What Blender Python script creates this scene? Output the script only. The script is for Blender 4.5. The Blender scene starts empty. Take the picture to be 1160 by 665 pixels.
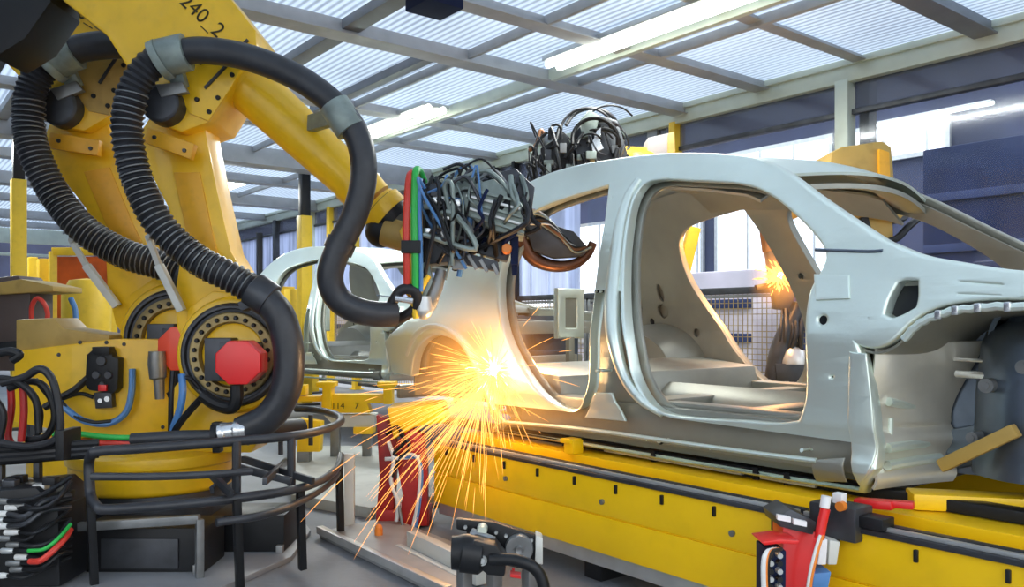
import bpy, bmesh, math, random
from mathutils import Vector, Matrix, noise

# ------------------------------------------------------------------ frame
# world: x runs along the production line, y across it, z up; the camera stands at the origin
A = math.radians(38.06); FL = 945.0; H = 1.05; HY = 365.0
FW = Vector((-math.cos(A), math.sin(A), 0)); RT = Vector((math.sin(A), math.cos(A), 0)); UP = Vector((0, 0, 1))
CAM = Vector((0, 0, H))
def ray(px, py): return FW + RT*((px-580)/FL) + UP*((HY-py)/FL)
def atY(px, py, y): d = ray(px, py); return CAM + d*(y/d.y)
def atX(px, py, x): d = ray(px, py); return CAM + d*(x/d.x)
def atZ(px, py, z): d = ray(px, py); return CAM + d*((z-H)/d.z)
def atD(px, py, dep): return CAM + ray(px, py)*dep
V = Vector
C = bpy.context.scene.collection
rnd = random.Random(7)

# ------------------------------------------------------------------ materials
MATS = {}
def mat(name, col, rough=.5, metal=0., var=.12, scale=6., bump=0., bscale=40., col2=None, coat=0., emit=None, estr=0., spec=.5, dirt=0.):
    m = bpy.data.materials.new(name); m.use_nodes = True; nt = m.node_tree; N = nt.nodes; L = nt.links
    b = N['Principled BSDF']
    b.inputs['Roughness'].default_value = rough; b.inputs['Metallic'].default_value = metal
    b.inputs['Specular IOR Level'].default_value = spec
    b.inputs['Coat Weight'].default_value = coat
    tc = N.new('ShaderNodeTexCoord')
    nz = N.new('ShaderNodeTexNoise'); nz.inputs['Scale'].default_value = scale; nz.inputs['Detail'].default_value = 5
    L.new(tc.outputs['Object'], nz.inputs['Vector'])
    cr = N.new('ShaderNodeValToRGB')
    c = V(col); c2 = V(col2) if col2 else c*(1-var)
    cr.color_ramp.elements[0].position = .35; cr.color_ramp.elements[1].position = .65
    cr.color_ramp.elements[0].color = (*c2, 1); cr.color_ramp.elements[1].color = (*c, 1)
    L.new(nz.outputs['Fac'], cr.inputs['Fac'])
    last = cr.outputs['Color']
    if dirt:
        n2 = N.new('ShaderNodeTexNoise'); n2.inputs['Scale'].default_value = scale*3.1; n2.inputs['Detail'].default_value = 8
        L.new(tc.outputs['Object'], n2.inputs['Vector'])
        r2 = N.new('ShaderNodeValToRGB'); r2.color_ramp.elements[0].position = .52; r2.color_ramp.elements[1].position = .72
        r2.color_ramp.elements[0].color = (0, 0, 0, 1); r2.color_ramp.elements[1].color = (dirt, dirt, dirt, 1)
        L.new(n2.outputs['Fac'], r2.inputs['Fac'])
        mx = N.new('ShaderNodeMix'); mx.data_type = 'RGBA'
        mx.inputs['B'].default_value = (*(c*.35), 1)
        L.new(r2.outputs['Color'], mx.inputs['Factor']); L.new(last, mx.inputs['A'])
        last = mx.outputs['Result']
    L.new(last, b.inputs['Base Color'])
    if bump:
        n3 = N.new('ShaderNodeTexNoise'); n3.inputs['Scale'].default_value = bscale; n3.inputs['Detail'].default_value = 3
        L.new(tc.outputs['Object'], n3.inputs['Vector'])
        bp = N.new('ShaderNodeBump'); bp.inputs['Strength'].default_value = bump; bp.inputs['Distance'].default_value = .01
        L.new(n3.outputs['Fac'], bp.inputs['Height']); L.new(bp.outputs['Normal'], b.inputs['Normal'])
    if emit:
        b.inputs['Emission Color'].default_value = (*emit, 1); b.inputs['Emission Strength'].default_value = estr
    MATS[name] = m
    return m
YEL = mat('robot_yellow', (.95, .56, .010), .38, var=.12, scale=4, dirt=.16, coat=.2)
YEL2 = mat('dull_yellow', (.50, .33, .08), .5, var=.2, scale=3, dirt=.35)
YBEAM = mat('beam_yellow', (1.0, .62, .003), .4, var=.07, scale=2.2, dirt=.12, coat=.15)
OCH = mat('orange_yellow', (.85, .42, .02), .4, var=.1, dirt=.2)
TAN = mat('bare_flange', (.42, .31, .13), .45, .4, var=.3, scale=9)
RED = mat('cap_red', (.78, .02, .02), .35, var=.08, coat=.2)
ORED = mat('cap_orange_red', (.85, .08, .03), .4, var=.08, coat=.2)
DRED = mat('stand_red', (.45, .015, .012), .45, var=.25, scale=8, dirt=.3)
BLK = mat('black_plastic', (.011, .012, .014), .45, var=.3, spec=.35)
RUB = mat('hose_rubber', (.020, .021, .025), .42, var=.3, scale=12, spec=.4)
RUB2 = mat('smooth_hose', (.036, .039, .046), .38, var=.25, scale=14, spec=.45)
DGR = mat('dark_steel', (.07, .075, .085), .42, .5, var=.35, scale=10)
MGR = mat('grey_steel', (.28, .29, .29), .42, .6, var=.25, scale=10)
LGR = mat('light_steel', (.62, .64, .63), .35, .6, var=.15, scale=10)
ALU = mat('bright_alloy', (.82, .84, .84), .25, .85, var=.12, scale=14)
GUN = mat('gun_grey_green', (.30, .36, .33), .45, .35, var=.35, scale=12)
COP = mat('copper', (.40, .20, .11), .35, .9, var=.2)
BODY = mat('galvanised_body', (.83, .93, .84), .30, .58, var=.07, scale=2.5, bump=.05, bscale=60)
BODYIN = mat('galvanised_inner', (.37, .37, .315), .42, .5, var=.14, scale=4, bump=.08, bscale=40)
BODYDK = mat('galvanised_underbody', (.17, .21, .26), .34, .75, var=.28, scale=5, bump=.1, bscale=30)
CREAM = mat('toe_panel_metal', (.84, .82, .72), .36, .55, var=.15, scale=4, bump=.1, bscale=20)
FLOORM = mat('concrete_grey', (.20, .215, .235), .55, var=.25, scale=1.3, bump=.15, bscale=30, dirt=.25)
FPLATE = mat('platform_plate', (.27, .285, .305), .45, .2, var=.25, scale=2, dirt=.2)
PLATEL = mat('pale_plate', (.66, .67, .62), .5, .1, var=.14, scale=3, dirt=.2)
BEAMG = mat('ceiling_beam_grey', (.44, .45, .46), .5, .3, var=.15)
BEAMD = mat('ceiling_beam_dark', (.22, .235, .26), .5, .3, var=.15)
BEAML = mat('header_pale_green', (.60, .65, .55), .45, .2, var=.1)
BLU = mat('hose_blue', (.09, .25, .55), .4)
GRN = mat('hose_green', (.03, .50, .08), .4)
RDH = mat('hose_red', (.72, .05, .03), .4)
ORH = mat('hose_orange', (.85, .25, .03), .4)
WHH = mat('hose_white', (.75, .76, .74), .4)
YPO = mat('post_yellow', (.88, .58, .03), .45, var=.1, dirt=.15)
NAVY = mat('machine_navy', (.010, .018, .06), .7, 0, var=.3, scale=2, spec=.15)
SLATE = mat('machine_slate', (.035, .05, .12), .7, 0, var=.3, scale=2, spec=.15)
PINKG = mat('hall_pale', (.62, .56, .60), .6, var=.25, scale=1.5)
HALLW = mat('hall_wall_blue_grey', (.035, .045, .10), .7, var=.45, scale=.9)
WHITE = mat('white_label', (.85, .85, .85), .5, var=.05)
INK = mat('ink_dark', (.08, .06, .02), .5, var=.1)
ORG = mat('weld_screen_orange', (.75, .13, .015), .4, var=.3, scale=5)

def emis(name, col, s):
    m = bpy.data.materials.new(name); m.use_nodes = True; N = m.node_tree.nodes
    N.remove(N['Principled BSDF']); e = N.new('ShaderNodeEmission'); e.inputs['Color'].default_value = (*col, 1); e.inputs['Strength'].default_value = s
    m.node_tree.links.new(e.outputs['Emission'], N['Material Output'].inputs['Surface']); return m
TUBE = emis('lamp_tube', (.93, 1., .92), 4.5)
DAY = emis('lit_window', (.88, .92, 1.), 2.2)
SPK = emis('spark_glow', (1., .40, .09), 2.6)
SPK2 = emis('spark_glow_hot', (1., .72, .38), 6.)
CORE = emis('weld_core', (1., .88, .66), 40.)

def sheet(name, col, trans, gloss=.06, rough=.1, streak=None, tl=.5):
    # clear or milky sheet: part straight through, part diffuse / translucent, a little sheen
    m = bpy.data.materials.new(name); m.use_nodes = True; nt = m.node_tree; N = nt.nodes; L = nt.links
    N.remove(N['Principled BSDF']); out = N['Material Output']
    tr = N.new('ShaderNodeBsdfTransparent'); tr.inputs['Color'].default_value = (.93, .96, 1, 1)
    df = N.new('ShaderNodeBsdfDiffuse'); tls = N.new('ShaderNodeBsdfTranslucent'); gl = N.new('ShaderNodeBsdfGlossy'); gl.inputs['Roughness'].default_value = rough
    df.inputs['Color'].default_value = (*col, 1); tls.inputs['Color'].default_value = (*col, 1)
    m1 = N.new('ShaderNodeMixShader'); m1.inputs[0].default_value = tl
    L.new(df.outputs[0], m1.inputs[1]); L.new(tls.outputs[0], m1.inputs[2])
    m2 = N.new('ShaderNodeMixShader'); m2.inputs[0].default_value = trans
    L.new(m1.outputs[0], m2.inputs[1]); L.new(tr.outputs[0], m2.inputs[2])
    m3 = N.new('ShaderNodeMixShader'); m3.inputs[0].default_value = gloss
    L.new(m2.outputs[0], m3.inputs[1]); L.new(gl.outputs[0], m3.inputs[2])
    if streak:
        tc = N.new('ShaderNodeTexCoord'); mp = N.new('ShaderNodeMapping'); mp.inputs['Scale'].default_value = streak
        nz = N.new('ShaderNodeTexNoise'); nz.inputs['Scale'].default_value = 1; nz.inputs['Detail'].default_value = 4
        L.new(tc.outputs['Object'], mp.inputs['Vector']); L.new(mp.outputs[0], nz.inputs['Vector'])
        cr = N.new('ShaderNodeValToRGB'); cr.color_ramp.elements[0].position = .38; cr.color_ramp.elements[1].position = .62
        cr.color_ramp.elements[0].color = (*(V(col)*.6), 1); cr.color_ramp.elements[1].color = (*col, 1)
        L.new(nz.outputs['Fac'], cr.inputs['Fac']); L.new(cr.outputs[0], df.inputs['Color']); L.new(cr.outputs[0], tls.inputs['Color'])
    L.new(m3.outputs[0], out.inputs['Surface']); return m
GLASS = sheet('clear_glazing', (.25, .3, .4), .975, .025)
SMOKE = sheet('smoked_transom', (.10, .11, .15), .35, .06)
CURT = sheet('milky_curtain', (.60, .68, .90), .38, .04, streak=(9, 9, .5), tl=.7)

def ceiling_mat():
    m = bpy.data.materials.new('corrugated_translucent_sheet'); m.use_nodes = True; nt = m.node_tree; N = nt.nodes; L = nt.links
    N.remove(N['Principled BSDF']); out = N['Material Output']
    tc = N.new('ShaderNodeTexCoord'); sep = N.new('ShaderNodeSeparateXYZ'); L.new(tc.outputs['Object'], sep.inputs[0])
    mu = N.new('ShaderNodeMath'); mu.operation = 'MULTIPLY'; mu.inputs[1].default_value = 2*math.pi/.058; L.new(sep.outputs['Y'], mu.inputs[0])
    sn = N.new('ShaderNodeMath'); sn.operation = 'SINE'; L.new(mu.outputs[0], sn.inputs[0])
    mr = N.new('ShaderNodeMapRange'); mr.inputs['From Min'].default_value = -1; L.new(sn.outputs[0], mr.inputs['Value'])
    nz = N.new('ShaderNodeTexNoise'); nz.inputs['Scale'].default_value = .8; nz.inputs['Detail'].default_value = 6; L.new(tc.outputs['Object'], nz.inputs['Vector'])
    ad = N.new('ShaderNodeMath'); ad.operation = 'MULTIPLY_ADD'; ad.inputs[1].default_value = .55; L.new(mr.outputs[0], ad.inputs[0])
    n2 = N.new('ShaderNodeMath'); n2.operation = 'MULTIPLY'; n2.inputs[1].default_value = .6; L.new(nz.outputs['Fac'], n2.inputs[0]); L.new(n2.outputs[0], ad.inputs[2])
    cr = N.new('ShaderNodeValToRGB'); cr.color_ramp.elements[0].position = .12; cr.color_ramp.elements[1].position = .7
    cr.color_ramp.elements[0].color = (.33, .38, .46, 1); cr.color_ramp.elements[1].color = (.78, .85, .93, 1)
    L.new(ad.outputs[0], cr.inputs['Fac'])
    df = N.new('ShaderNodeBsdfDiffuse'); tl = N.new('ShaderNodeBsdfTranslucent')
    L.new(cr.outputs[0], df.inputs['Color']); L.new(cr.outputs[0], tl.inputs['Color'])
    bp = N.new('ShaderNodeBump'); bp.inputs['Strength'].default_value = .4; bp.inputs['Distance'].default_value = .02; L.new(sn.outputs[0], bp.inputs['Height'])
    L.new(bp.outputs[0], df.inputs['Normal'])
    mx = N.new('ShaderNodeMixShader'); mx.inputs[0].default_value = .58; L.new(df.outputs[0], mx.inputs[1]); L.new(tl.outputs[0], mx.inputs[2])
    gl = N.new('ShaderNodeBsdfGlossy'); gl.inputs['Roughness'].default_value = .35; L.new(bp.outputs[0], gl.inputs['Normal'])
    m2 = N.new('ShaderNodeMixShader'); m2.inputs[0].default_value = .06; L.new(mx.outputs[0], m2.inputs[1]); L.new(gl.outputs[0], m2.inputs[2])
    L.new(m2.outputs[0], out.inputs['Surface']); return m
CEIL = ceiling_mat()

# ------------------------------------------------------------------ mesh helpers
def catmull(pts, n=6, closed=False):
    P = [V(p) for p in pts]; out = []; k = len(P)
    rng = range(k) if closed else range(k-1)
    for i in rng:
        p1, p2 = P[i], P[(i+1) % k]
        p0 = P[i-1] if (i > 0 or closed) else p1*2-p2
        p3 = P[(i+2) % k] if (i+2 < k or closed) else p2*2-p1
        for j in range(n):
            t = j/n; t2 = t*t; t3 = t2*t
            out.append(.5*((2*p1)+(p2-p0)*t+(2*p0-5*p1+4*p2-p3)*t2+(3*p1-p0-3*p2+p3)*t3))
    if not closed: out.append(P[-1])
    return out
def smooth_loop(pts, n=5, ang=48):
    # closed 2D loop: rounds the gentle turns, keeps the sharp corners
    P = [V((p[0], p[1], 0)) for p in pts]; k = len(P); out = []
    def sharp(i):
        a = P[i]-P[i-1]; b = P[(i+1) % k]-P[i]
        return a.length < 1e-7 or b.length < 1e-7 or a.angle(b) > math.radians(ang)
    S = [sharp(i) for i in range(k)]
    for i in range(k):
        p1, p2 = P[i], P[(i+1) % k]
        p0 = P[i-1] if not S[i] else p1*2-p2
        p3 = P[(i+2) % k] if not S[(i+1) % k] else p2*2-p1
        for j in range(n):
            t = j/n; t2 = t*t; t3 = t2*t
            q = .5*((2*p1)+(p2-p0)*t+(2*p0-5*p1+4*p2-p3)*t2+(3*p1-p0-3*p2+p3)*t3)
            out.append((q.x, q.y))
    return out
ROOTINV = {}
class MB:
    def __init__(s): s.bm = bmesh.new()
    def quad(s, pts):
        return s.bm.faces.new([s.bm.verts.new(V(p)) for p in pts])
    def box(s, c, size, rot=None, ax=None):
        hx, hy, hz = [q/2 for q in size]; vs = []
        for x in (-hx, hx):
            for y in (-hy, hy):
                for z in (-hz, hz):
                    p = V((x, y, z))
                    if ax: p = ax[0]*x+ax[1]*y+ax[2]*z
                    elif rot is not None: p = rot @ p
                    vs.append(s.bm.verts.new(V(c)+p))
        for f in ((0, 1, 3, 2), (4, 6, 7, 5), (0, 4, 5, 1), (2, 3, 7, 6), (0, 2, 6, 4), (1, 5, 7, 3)):
            s.bm.faces.new([vs[i] for i in f])
        return s
    def span(s, x0, x1, y0, y1, z0, z1): return s.box(((x0+x1)/2, (y0+y1)/2, (z0+z1)/2), (abs(x1-x0), abs(y1-y0), abs(z1-z0)))
    def bar(s, p0, p1, w, h, up=UP):
        p0, p1 = V(p0), V(p1); d = p1-p0; a = d.normalized()
        u = up if abs(a.dot(up)) < .98 else V((1, 0, 0))
        b = a.cross(u).normalized(); c = b.cross(a)
        return s.box((p0+p1)/2, (d.length, w, h), ax=(a, b, c))
    def tube(s, pts, r, seg=10, closed=False, caps=True, n=0):
        P = catmull(pts, n, closed) if n else [V(p) for p in pts]
        k = len(P); R = r if isinstance(r, (list, tuple)) else [r]*k
        if len(R) != k: R = [R[min(len(R)-1, int(i/(k-1)*(len(R)-1)))]*(1-((i/(k-1)*(len(R)-1)) % 1))+R[min(len(R)-1, int(i/(k-1)*(len(R)-1))+1)]*((i/(k-1)*(len(R)-1)) % 1) for i in range(k)]
        rings = []; nrm = None
        for i in range(k):
            if closed: t = P[(i+1) % k]-P[i-1]
            else: t = P[min(i+1, k-1)]-P[max(i-1, 0)]
            if t.length < 1e-9: t = V((0, 0, 1))
            t.normalize()
            if nrm is None:
                nrm = t.orthogonal().normalized()
            else:
                nrm = nrm-t*nrm.dot(t)
                nrm = nrm.normalized() if nrm.length > 1e-6 else t.orthogonal().normalized()
            b = t.cross(nrm)
            rings.append([s.bm.verts.new(P[i]+(nrm*math.cos(2*math.pi*j/seg)+b*math.sin(2*math.pi*j/seg))*R[i]) for j in range(seg)])
        for i in range(k if closed else k-1):
            a, b2 = rings[i], rings[(i+1) % k]
            for j in range(seg): s.bm.faces.new((a[j], a[(j+1) % seg], b2[(j+1) % seg], b2[j]))
        if caps and not closed:
            s.bm.faces.new(rings[0][::-1]); s.bm.faces.new(rings[-1])
        return s
    def cyl(s, p0, p1, r, seg=24, r2=None): return s.tube([p0, p1], [r, r if r2 is None else r2], seg)
    def lathe(s, o, axis, prof, seg=32):
        # prof = [(radius, distance along axis)]
        o = V(o); a = V(axis).normalized(); u = a.orthogonal().normalized(); w = a.cross(u); rings = []
        for (r, t) in prof:
            if r < 1e-6: rings.append([s.bm.verts.new(o+a*t)])
            else: rings.append([s.bm.verts.new(o+a*t+(u*math.cos(2*math.pi*j/seg)+w*math.sin(2*math.pi*j/seg))*r) for j in range(seg)])
        for q in range(len(rings)-1):
            A_, B_ = rings[q], rings[q+1]
            for j in range(seg):
                j2 = (j+1) % seg
                if len(A_) == 1 and len(B_) == 1: continue
                if len(A_) == 1: s.bm.faces.new((A_[0], B_[j2], B_[j]))
                elif len(B_) == 1: s.bm.faces.new((A_[j], A_[j2], B_[0]))
                else: s.bm.faces.new((A_[j], A_[j2], B_[j2], B_[j]))
        return s
    def prism(s, front, back):
        f = [s.bm.verts.new(V(p)) for p in front]; b = [s.bm.verts.new(V(p)) for p in back]; k = len(f)
        s.bm.faces.new(f); s.bm.faces.new(b[::-1])
        for i in range(k): s.bm.faces.new((f[i], b[i], b[(i+1) % k], f[(i+1) % k]))
        return s
    def ball(s, c, r, seg=16, sc=(1, 1, 1)):
        m = Matrix.Translation(V(c)) @ Matrix.Diagonal((*[r*q for q in sc], 1))
        bmesh.ops.create_uvsphere(s.bm, u_segments=seg, v_segments=max(6, seg//2), radius=1, matrix=m); return s
    def add(s, me):
        s.bm.from_mesh(me); return s
    def grid(s, fn, nu, nv, thick=0):
        vs = [[s.bm.verts.new(V(fn(i/nu, j/nv))) for j in range(nv+1)] for i in range(nu+1)]
        for i in range(nu):
            for j in range(nv): s.bm.faces.new((vs[i][j], vs[i+1][j], vs[i+1][j+1], vs[i][j+1]))
        if thick:
            fs = list(s.bm.faces); s.bm.normal_update()
            bmesh.ops.solidify(s.bm, geom=fs, thickness=thick)
        return s
    def build(s, name, material, parent=None, bevel=0., smooth=True, ang=35, seg=2):
        bm = s.bm
        bmesh.ops.recalc_face_normals(bm, faces=bm.faces)
        if bevel:
            ed = [e for e in bm.edges if len(e.link_faces) == 2 and e.calc_face_angle(0) > math.radians(32)]
            bmesh.ops.bevel(bm, geom=ed, offset=bevel, segments=seg, affect='EDGES', profile=.6, clamp_overlap=True)
        me = bpy.data.meshes.new(name); bm.to_mesh(me); bm.free()
        if smooth:
            for p in me.polygons: p.use_smooth = True
            me.set_sharp_from_angle(angle=math.radians(ang))
        me.materials.append(material)
        return link(name, me, parent)
def link(name, me, parent=None):
    o = bpy.data.objects.new(name, me); C.objects.link(o)
    if parent is not None:
        me.transform(ROOTINV[parent.name]); o.parent = parent; ROOTINV[o.name] = ROOTINV[parent.name]
    else:
        xs = [v.co.x for v in me.vertices]; ys = [v.co.y for v in me.vertices]; zs = [v.co.z for v in me.vertices]
        c = V(((min(xs)+max(xs))/2, (min(ys)+max(ys))/2, min(zs)))
        me.transform(Matrix.Translation(-c)); o.location = c; ROOTINV[o.name] = Matrix.Translation(-c)
    return o
def thing(name, label, cat, loc=(0, 0, 0), rz=0., group=None):
    o = bpy.data.objects.new(name, None); C.objects.link(o); o.empty_display_size = .2
    o.location = loc; o.rotation_euler = (0, 0, rz)
    ROOTINV[o.name] = (Matrix.Translation(V(loc)) @ Matrix.Rotation(rz, 4, 'Z')).inverted()
    return tag(o, label, cat, group)
def tag(o, label, cat, group=None, kind=None):
    o['label'] = label; o['category'] = cat
    if group: o['group'] = group
    if kind: o['kind'] = kind
    return o
def struct(o): o['kind'] = 'structure'; return o
def lab(o, label): o['label'] = label; return o
def copy_tree(o, parent=None):
    c = o.copy(); C.objects.link(c)
    if parent is not None: c.parent = parent
    for ch in list(o.children): copy_tree(ch, c)
    return c
def panel2d(loops, thick, bev, mapf, cut=.06, cutu=.12, res=2):
    # flat sheet with holes from closed 2D loops, cut into strips and mapped onto its curved shape
    cu = bpy.data.curves.new('tmp', 'CURVE'); cu.dimensions = '2D'; cu.fill_mode = 'BOTH'
    cu.extrude = max(thick/2-bev, .0005); cu.bevel_depth = bev; cu.bevel_resolution = res
    for lp in loops:
        sp = cu.splines.new('POLY'); sp.points.add(len(lp)-1)
        for q, p in zip(sp.points, lp): q.co = (p[0], p[1], 0, 1)
        sp.use_cyclic_u = True
    ob = bpy.data.objects.new('tmp', cu); C.objects.link(ob)
    dg = bpy.context.evaluated_depsgraph_get(); me = bpy.data.meshes.new_from_object(ob.evaluated_get(dg))
    bpy.data.objects.remove(ob); bpy.data.curves.remove(cu)
    bm = bmesh.new(); bm.from_mesh(me); bpy.data.meshes.remove(me)
    bmesh.ops.remove_doubles(bm, verts=bm.verts, dist=1e-5)
    us = [v.co.x for v in bm.verts]; vs = [v.co.y for v in bm.verts]
    def cuts(lo, hi, st, ax):
        q = lo+st/2
        while q < hi:
            co = V((q, 0, 0)) if ax == 0 else V((0, q, 0)); no = V((1, 0, 0)) if ax == 0 else V((0, 1, 0))
            bmesh.ops.bisect_plane(bm, geom=list(bm.verts)+list(bm.edges)+list(bm.faces), plane_co=co, plane_no=no, dist=1e-5)
            q += st
    if cut: cuts(min(vs), max(vs), cut, 1)
    if cutu: cuts(min(us), max(us), cutu, 0)
    for v in bm.verts: v.co = V(mapf(v.co.x, v.co.y, v.co.z+thick/2))
    m = MB(); m.bm.free(); m.bm = bm
    return m
def circ(c, r, n=14, ry=None): return [(c[0]+r*math.cos(2*math.pi*i/n), c[1]+(ry or r)*math.sin(2*math.pi*i/n)) for i in range(n)]
def text_mesh(body, size, mapf, thick=.002):
    cu = bpy.data.curves.new('tmp', 'FONT'); cu.body = body; cu.size = size; cu.extrude = thick/2; cu.align_x = 'CENTER'; cu.align_y = 'CENTER'
    ob = bpy.data.objects.new('tmp', cu); C.objects.link(ob)
    dg = bpy.context.evaluated_depsgraph_get(); me = bpy.data.meshes.new_from_object(ob.evaluated_get(dg))
    bpy.data.objects.remove(ob); bpy.data.curves.remove(cu)
    for v in me.vertices: v.co = V(mapf(v.co.x, v.co.y, v.co.z))
    m = MB(); m.add(me); bpy.data.meshes.remove(me); return m
def coil(pts, r, wr, pitch, n=10):
    # wire wound round a hose
    P = catmull(pts, n); L_ = [0]
    for a, b in zip(P, P[1:]): L_.append(L_[-1]+(b-a).length)
    m = MB(); T = L_[-1]; k = int(T/pitch)
    for q in range(k+1):
        d = min(T*.999, q*pitch+pitch*.3); i = 0
        while L_[i+1] < d: i += 1
        t = (P[i+1]-P[i]).normalized(); c = P[i]+t*(d-L_[i])
        u = t.orthogonal().normalized(); w = t.cross(u)
        m.tube([c+(u*math.cos(2*math.pi*j/14)+w*math.sin(2*math.pi*j/14))*r for j in range(14)], wr, 6, closed=True)
    return m
def ribbed(m, pts, r, pitch, n=14, seg=14, amp=.06):
    P = catmull(pts, n); Q = [P[0]]; acc = 0
    st = pitch/4
    for a, b in zip(P, P[1:]):
        d = (b-a).length; t = st-acc
        while t < d:
            Q.append(a+(b-a)*(t/d)); t += st
        acc = d-(t-st)
    R = [r*(1+amp*math.cos(i*math.pi/2)) for i in range(len(Q))]
    m.tube(Q, R, seg); return m

# ------------------------------------------------------------------ the setting
ZC = 3.10; YW = 6.1; XE = -21.0
m = MB(); m.span(-40, 6, -4, 24, -.1, 0); struct(m.build('floor', FLOORM, bevel=0))
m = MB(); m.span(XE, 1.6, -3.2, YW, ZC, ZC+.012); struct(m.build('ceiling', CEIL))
def ycut(px, py): return atZ(px, py, 3.02)
nb = 1
def trim(mb, mt, bev=.004):
    global nb
    o = struct(mb.build('trim_%d' % nb, mt, bevel=bev)); nb += 1; return o
for x, w, h, mt in ((-2.5, .10, .08, BEAMD), (-3.4, .05, .03, BEAMG), (-4.3, .09, .06, BEAMG), (-5.2, .12, .09, BEAMG), (-7.02, .12, .07, BEAMG), (-8.1, .12, .07, BEAMG), (-9.6, .22, .2, BEAMG), (-11.4, .16, .1, BEAMG), (-13.2, .22, .16, BEAMG), (-15.4, .16, .1, BEAMG), (-17.6, .2, .14, BEAMG), (-19.6, .16, .1, BEAMG)):
    m = MB(); m.span(x-w/2, x+w/2, -3.2, YW, ZC-h, ZC-.001); m.span(x-w/2-.03, x+w/2+.03, -3.2, YW, ZC-h-.012, ZC-h); trim(m, mt)
for x0, x1, y, w, mt in ((-7.3, -3.9, ycut(400, 35).y, .13, BEAMD), (-7.4, -5.25, ycut(470, 78).y, .09, BEAMD), (-21, 1, 4.75, .045, BEAMG), (-21, 1, 1.1, .1, BEAMG), (-21, 1, -.8, .1, BEAMG), (-21, 1, 3.62, .03, BEAMG)):
    m = MB(); m.span(x0, x1, y-w/2, y+w/2, ZC-.07, ZC-.001); trim(m, mt)
# side wall: header, smoked transom, posts, glazing, mesh below
m = MB(); m.span(XE, 1.6, YW-.02, YW+.14, 2.93, ZC); m.span(XE, 1.6, YW-.05, YW-.02, 3.05, ZC); trim(m, BEAML)
m = MB(); m.span(XE, 1.6, YW+.03, YW+.10, 2.68, 2.72); trim(m, DGR)
def post(px, mt, w=.09, y=YW, top=2.95):
    p = atY(px, 300, y); m = MB(); m.span(p.x-w/2, p.x+w/2, y-.03, y+.09, 0, top); m.span(p.x-w*.9, p.x+w*.9, y-.05, y+.11, 0, .02); return trim(m, mt)
post(955, BEAML, .11); post(981, BLK, .08, YW+.1); post(763, YPO, .07, YW); post(741, MGR, .13, YW+.05); post(1330, BEAML, .11)
post(560, DGR, .08); post(583, BLK, .05); post(402, YPO, .1); post(373, YPO, .1); post(352, BEAML, .12); post(312, DGR, .14)
XG = [1.6, -3.55, -6.6, -9.0, -12.0, -15.0, -18.0, XE]
for i in range(7):
    x1, x0 = XG[i]-.06, XG[i+1]+.06
    t_ = MB(); t_.span(x0, x1, YW+.05, YW+.06, 2.72, 2.93); struct(t_.build('window_%d' % (i+1), SMOKE))
    t_ = MB(); t_.span(x0, x1, YW+.05, YW+.056, 1.36, 2.68); struct(t_.build('window_%d' % (i+11), GLASS if i == 0 else CURT if i > 1 else GLASS))
m = MB(); m.span(XE, 1.6, YW+.02, YW+.09, 1.30, 1.36); m.span(XE, 1.6, YW+.03, YW+.08, .06, .10); trim(m, DGR)
# end of the bay
m = MB(); m.span(XE-.1, XE, -3.2, YW, 2.78, ZC); m.span(XE-.1, XE, -3.2, YW, 2.5, 2.56); trim(m, BEAML)
m = MB(); m.span(XE-9, XE-8.8, -16, 24, 0, 8); struct(m.build('wall_end', HALLW))
m = MB(); m.span(XE-9, 6, 19, 19.3, 0, 8); struct(m.build('wall_right', HALLW))
m = MB(); m.span(XE-9, -2, -9.3, -9, 0, 8); struct(m.build('wall_left', HALLW))

m = MB(); m.span(XE, -3.4, -3.4, -3.2, 0, ZC); struct(m.build('wall_fill_block', HALLW))  # unseen wall, added to cut fill light and darken the left side

# wire mesh panels under the glazing
mesh_sites = (('yellowish wire mesh fence panel behind the front door opening, under the dark rail', -3.6, .2), ('wire mesh fence panel seen through the car between the two pillars', -6.5, -3.66), ('wire mesh fence panel seen through the rear door opening', -9.0, -6.56), ('wire mesh fence panel farthest along the wall behind the second car', -13, -9.06))
for lb, x0, x1 in mesh_sites:
    r = thing('mesh_fence_panel', lb, 'fence', ((x0+x1)/2, YW+.055, 0), 0, 'mesh fence panels along the wall')
    w = MB(); x = x0
    while x <= x1: w.span(x-.003, x+.003, YW+.05, YW+.056, .1, 1.3); x += .05
    z = .12
    while z < 1.3: w.span(x0, x1, YW+.056, YW+.062, z-.003, z+.003); z += .05
    w.build('wire_mesh', TAN, r, smooth=False)
    w = MB()
    for xx in (x0, x1): w.span(xx-.02, xx+.02, YW+.03, YW+.08, 0, 1.3)
    for zz in (.1, 1.28): w.span(x0, x1, YW+.035, YW+.075, zz-.015, zz+.015)
    w.build('frame', MGR, r, bevel=.003)

# ------------------------------------------------------------------ hall beyond the glazing
def machine(name, label, x0, x1, y0, y1, z1, mt, stripes=3, col2=SLATE, group=None):
    r = thing(name, label, 'machine', ((x0+x1)/2, (y0+y1)/2, 0), 0, group)
    b = MB(); b.span(x0, x1, y0, y1, .08, z1); b.build('housing', mt, r, bevel=.03)
    f = MB(); f.span(x0+.05, x1-.05, y0+.05, y1-.05, 0, .1); f.build('plinth', BLK, r)
    for k in range(stripes):
        z = z1*(k+1)/(stripes+1)
        s_ = MB(); s_.span(x0+.03, x1-.03, y0-.05, y0+.02, z-.05, z+.06); s_.build('ledge', col2, r, bevel=.01)
    return r
machine('machine_cabinet', 'long navy machine cabinet beyond the glazing at the right edge of the photo', -3.5, 1.5, 8.2, 9.6, 1.62, NAVY, 3)
machine('machine_cabinet', 'tall navy cabinet wall further back above the long navy cabinet', -5.4, 2.4, 11.2, 12.2, 3.35, NAVY, 4, SLATE)
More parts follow.
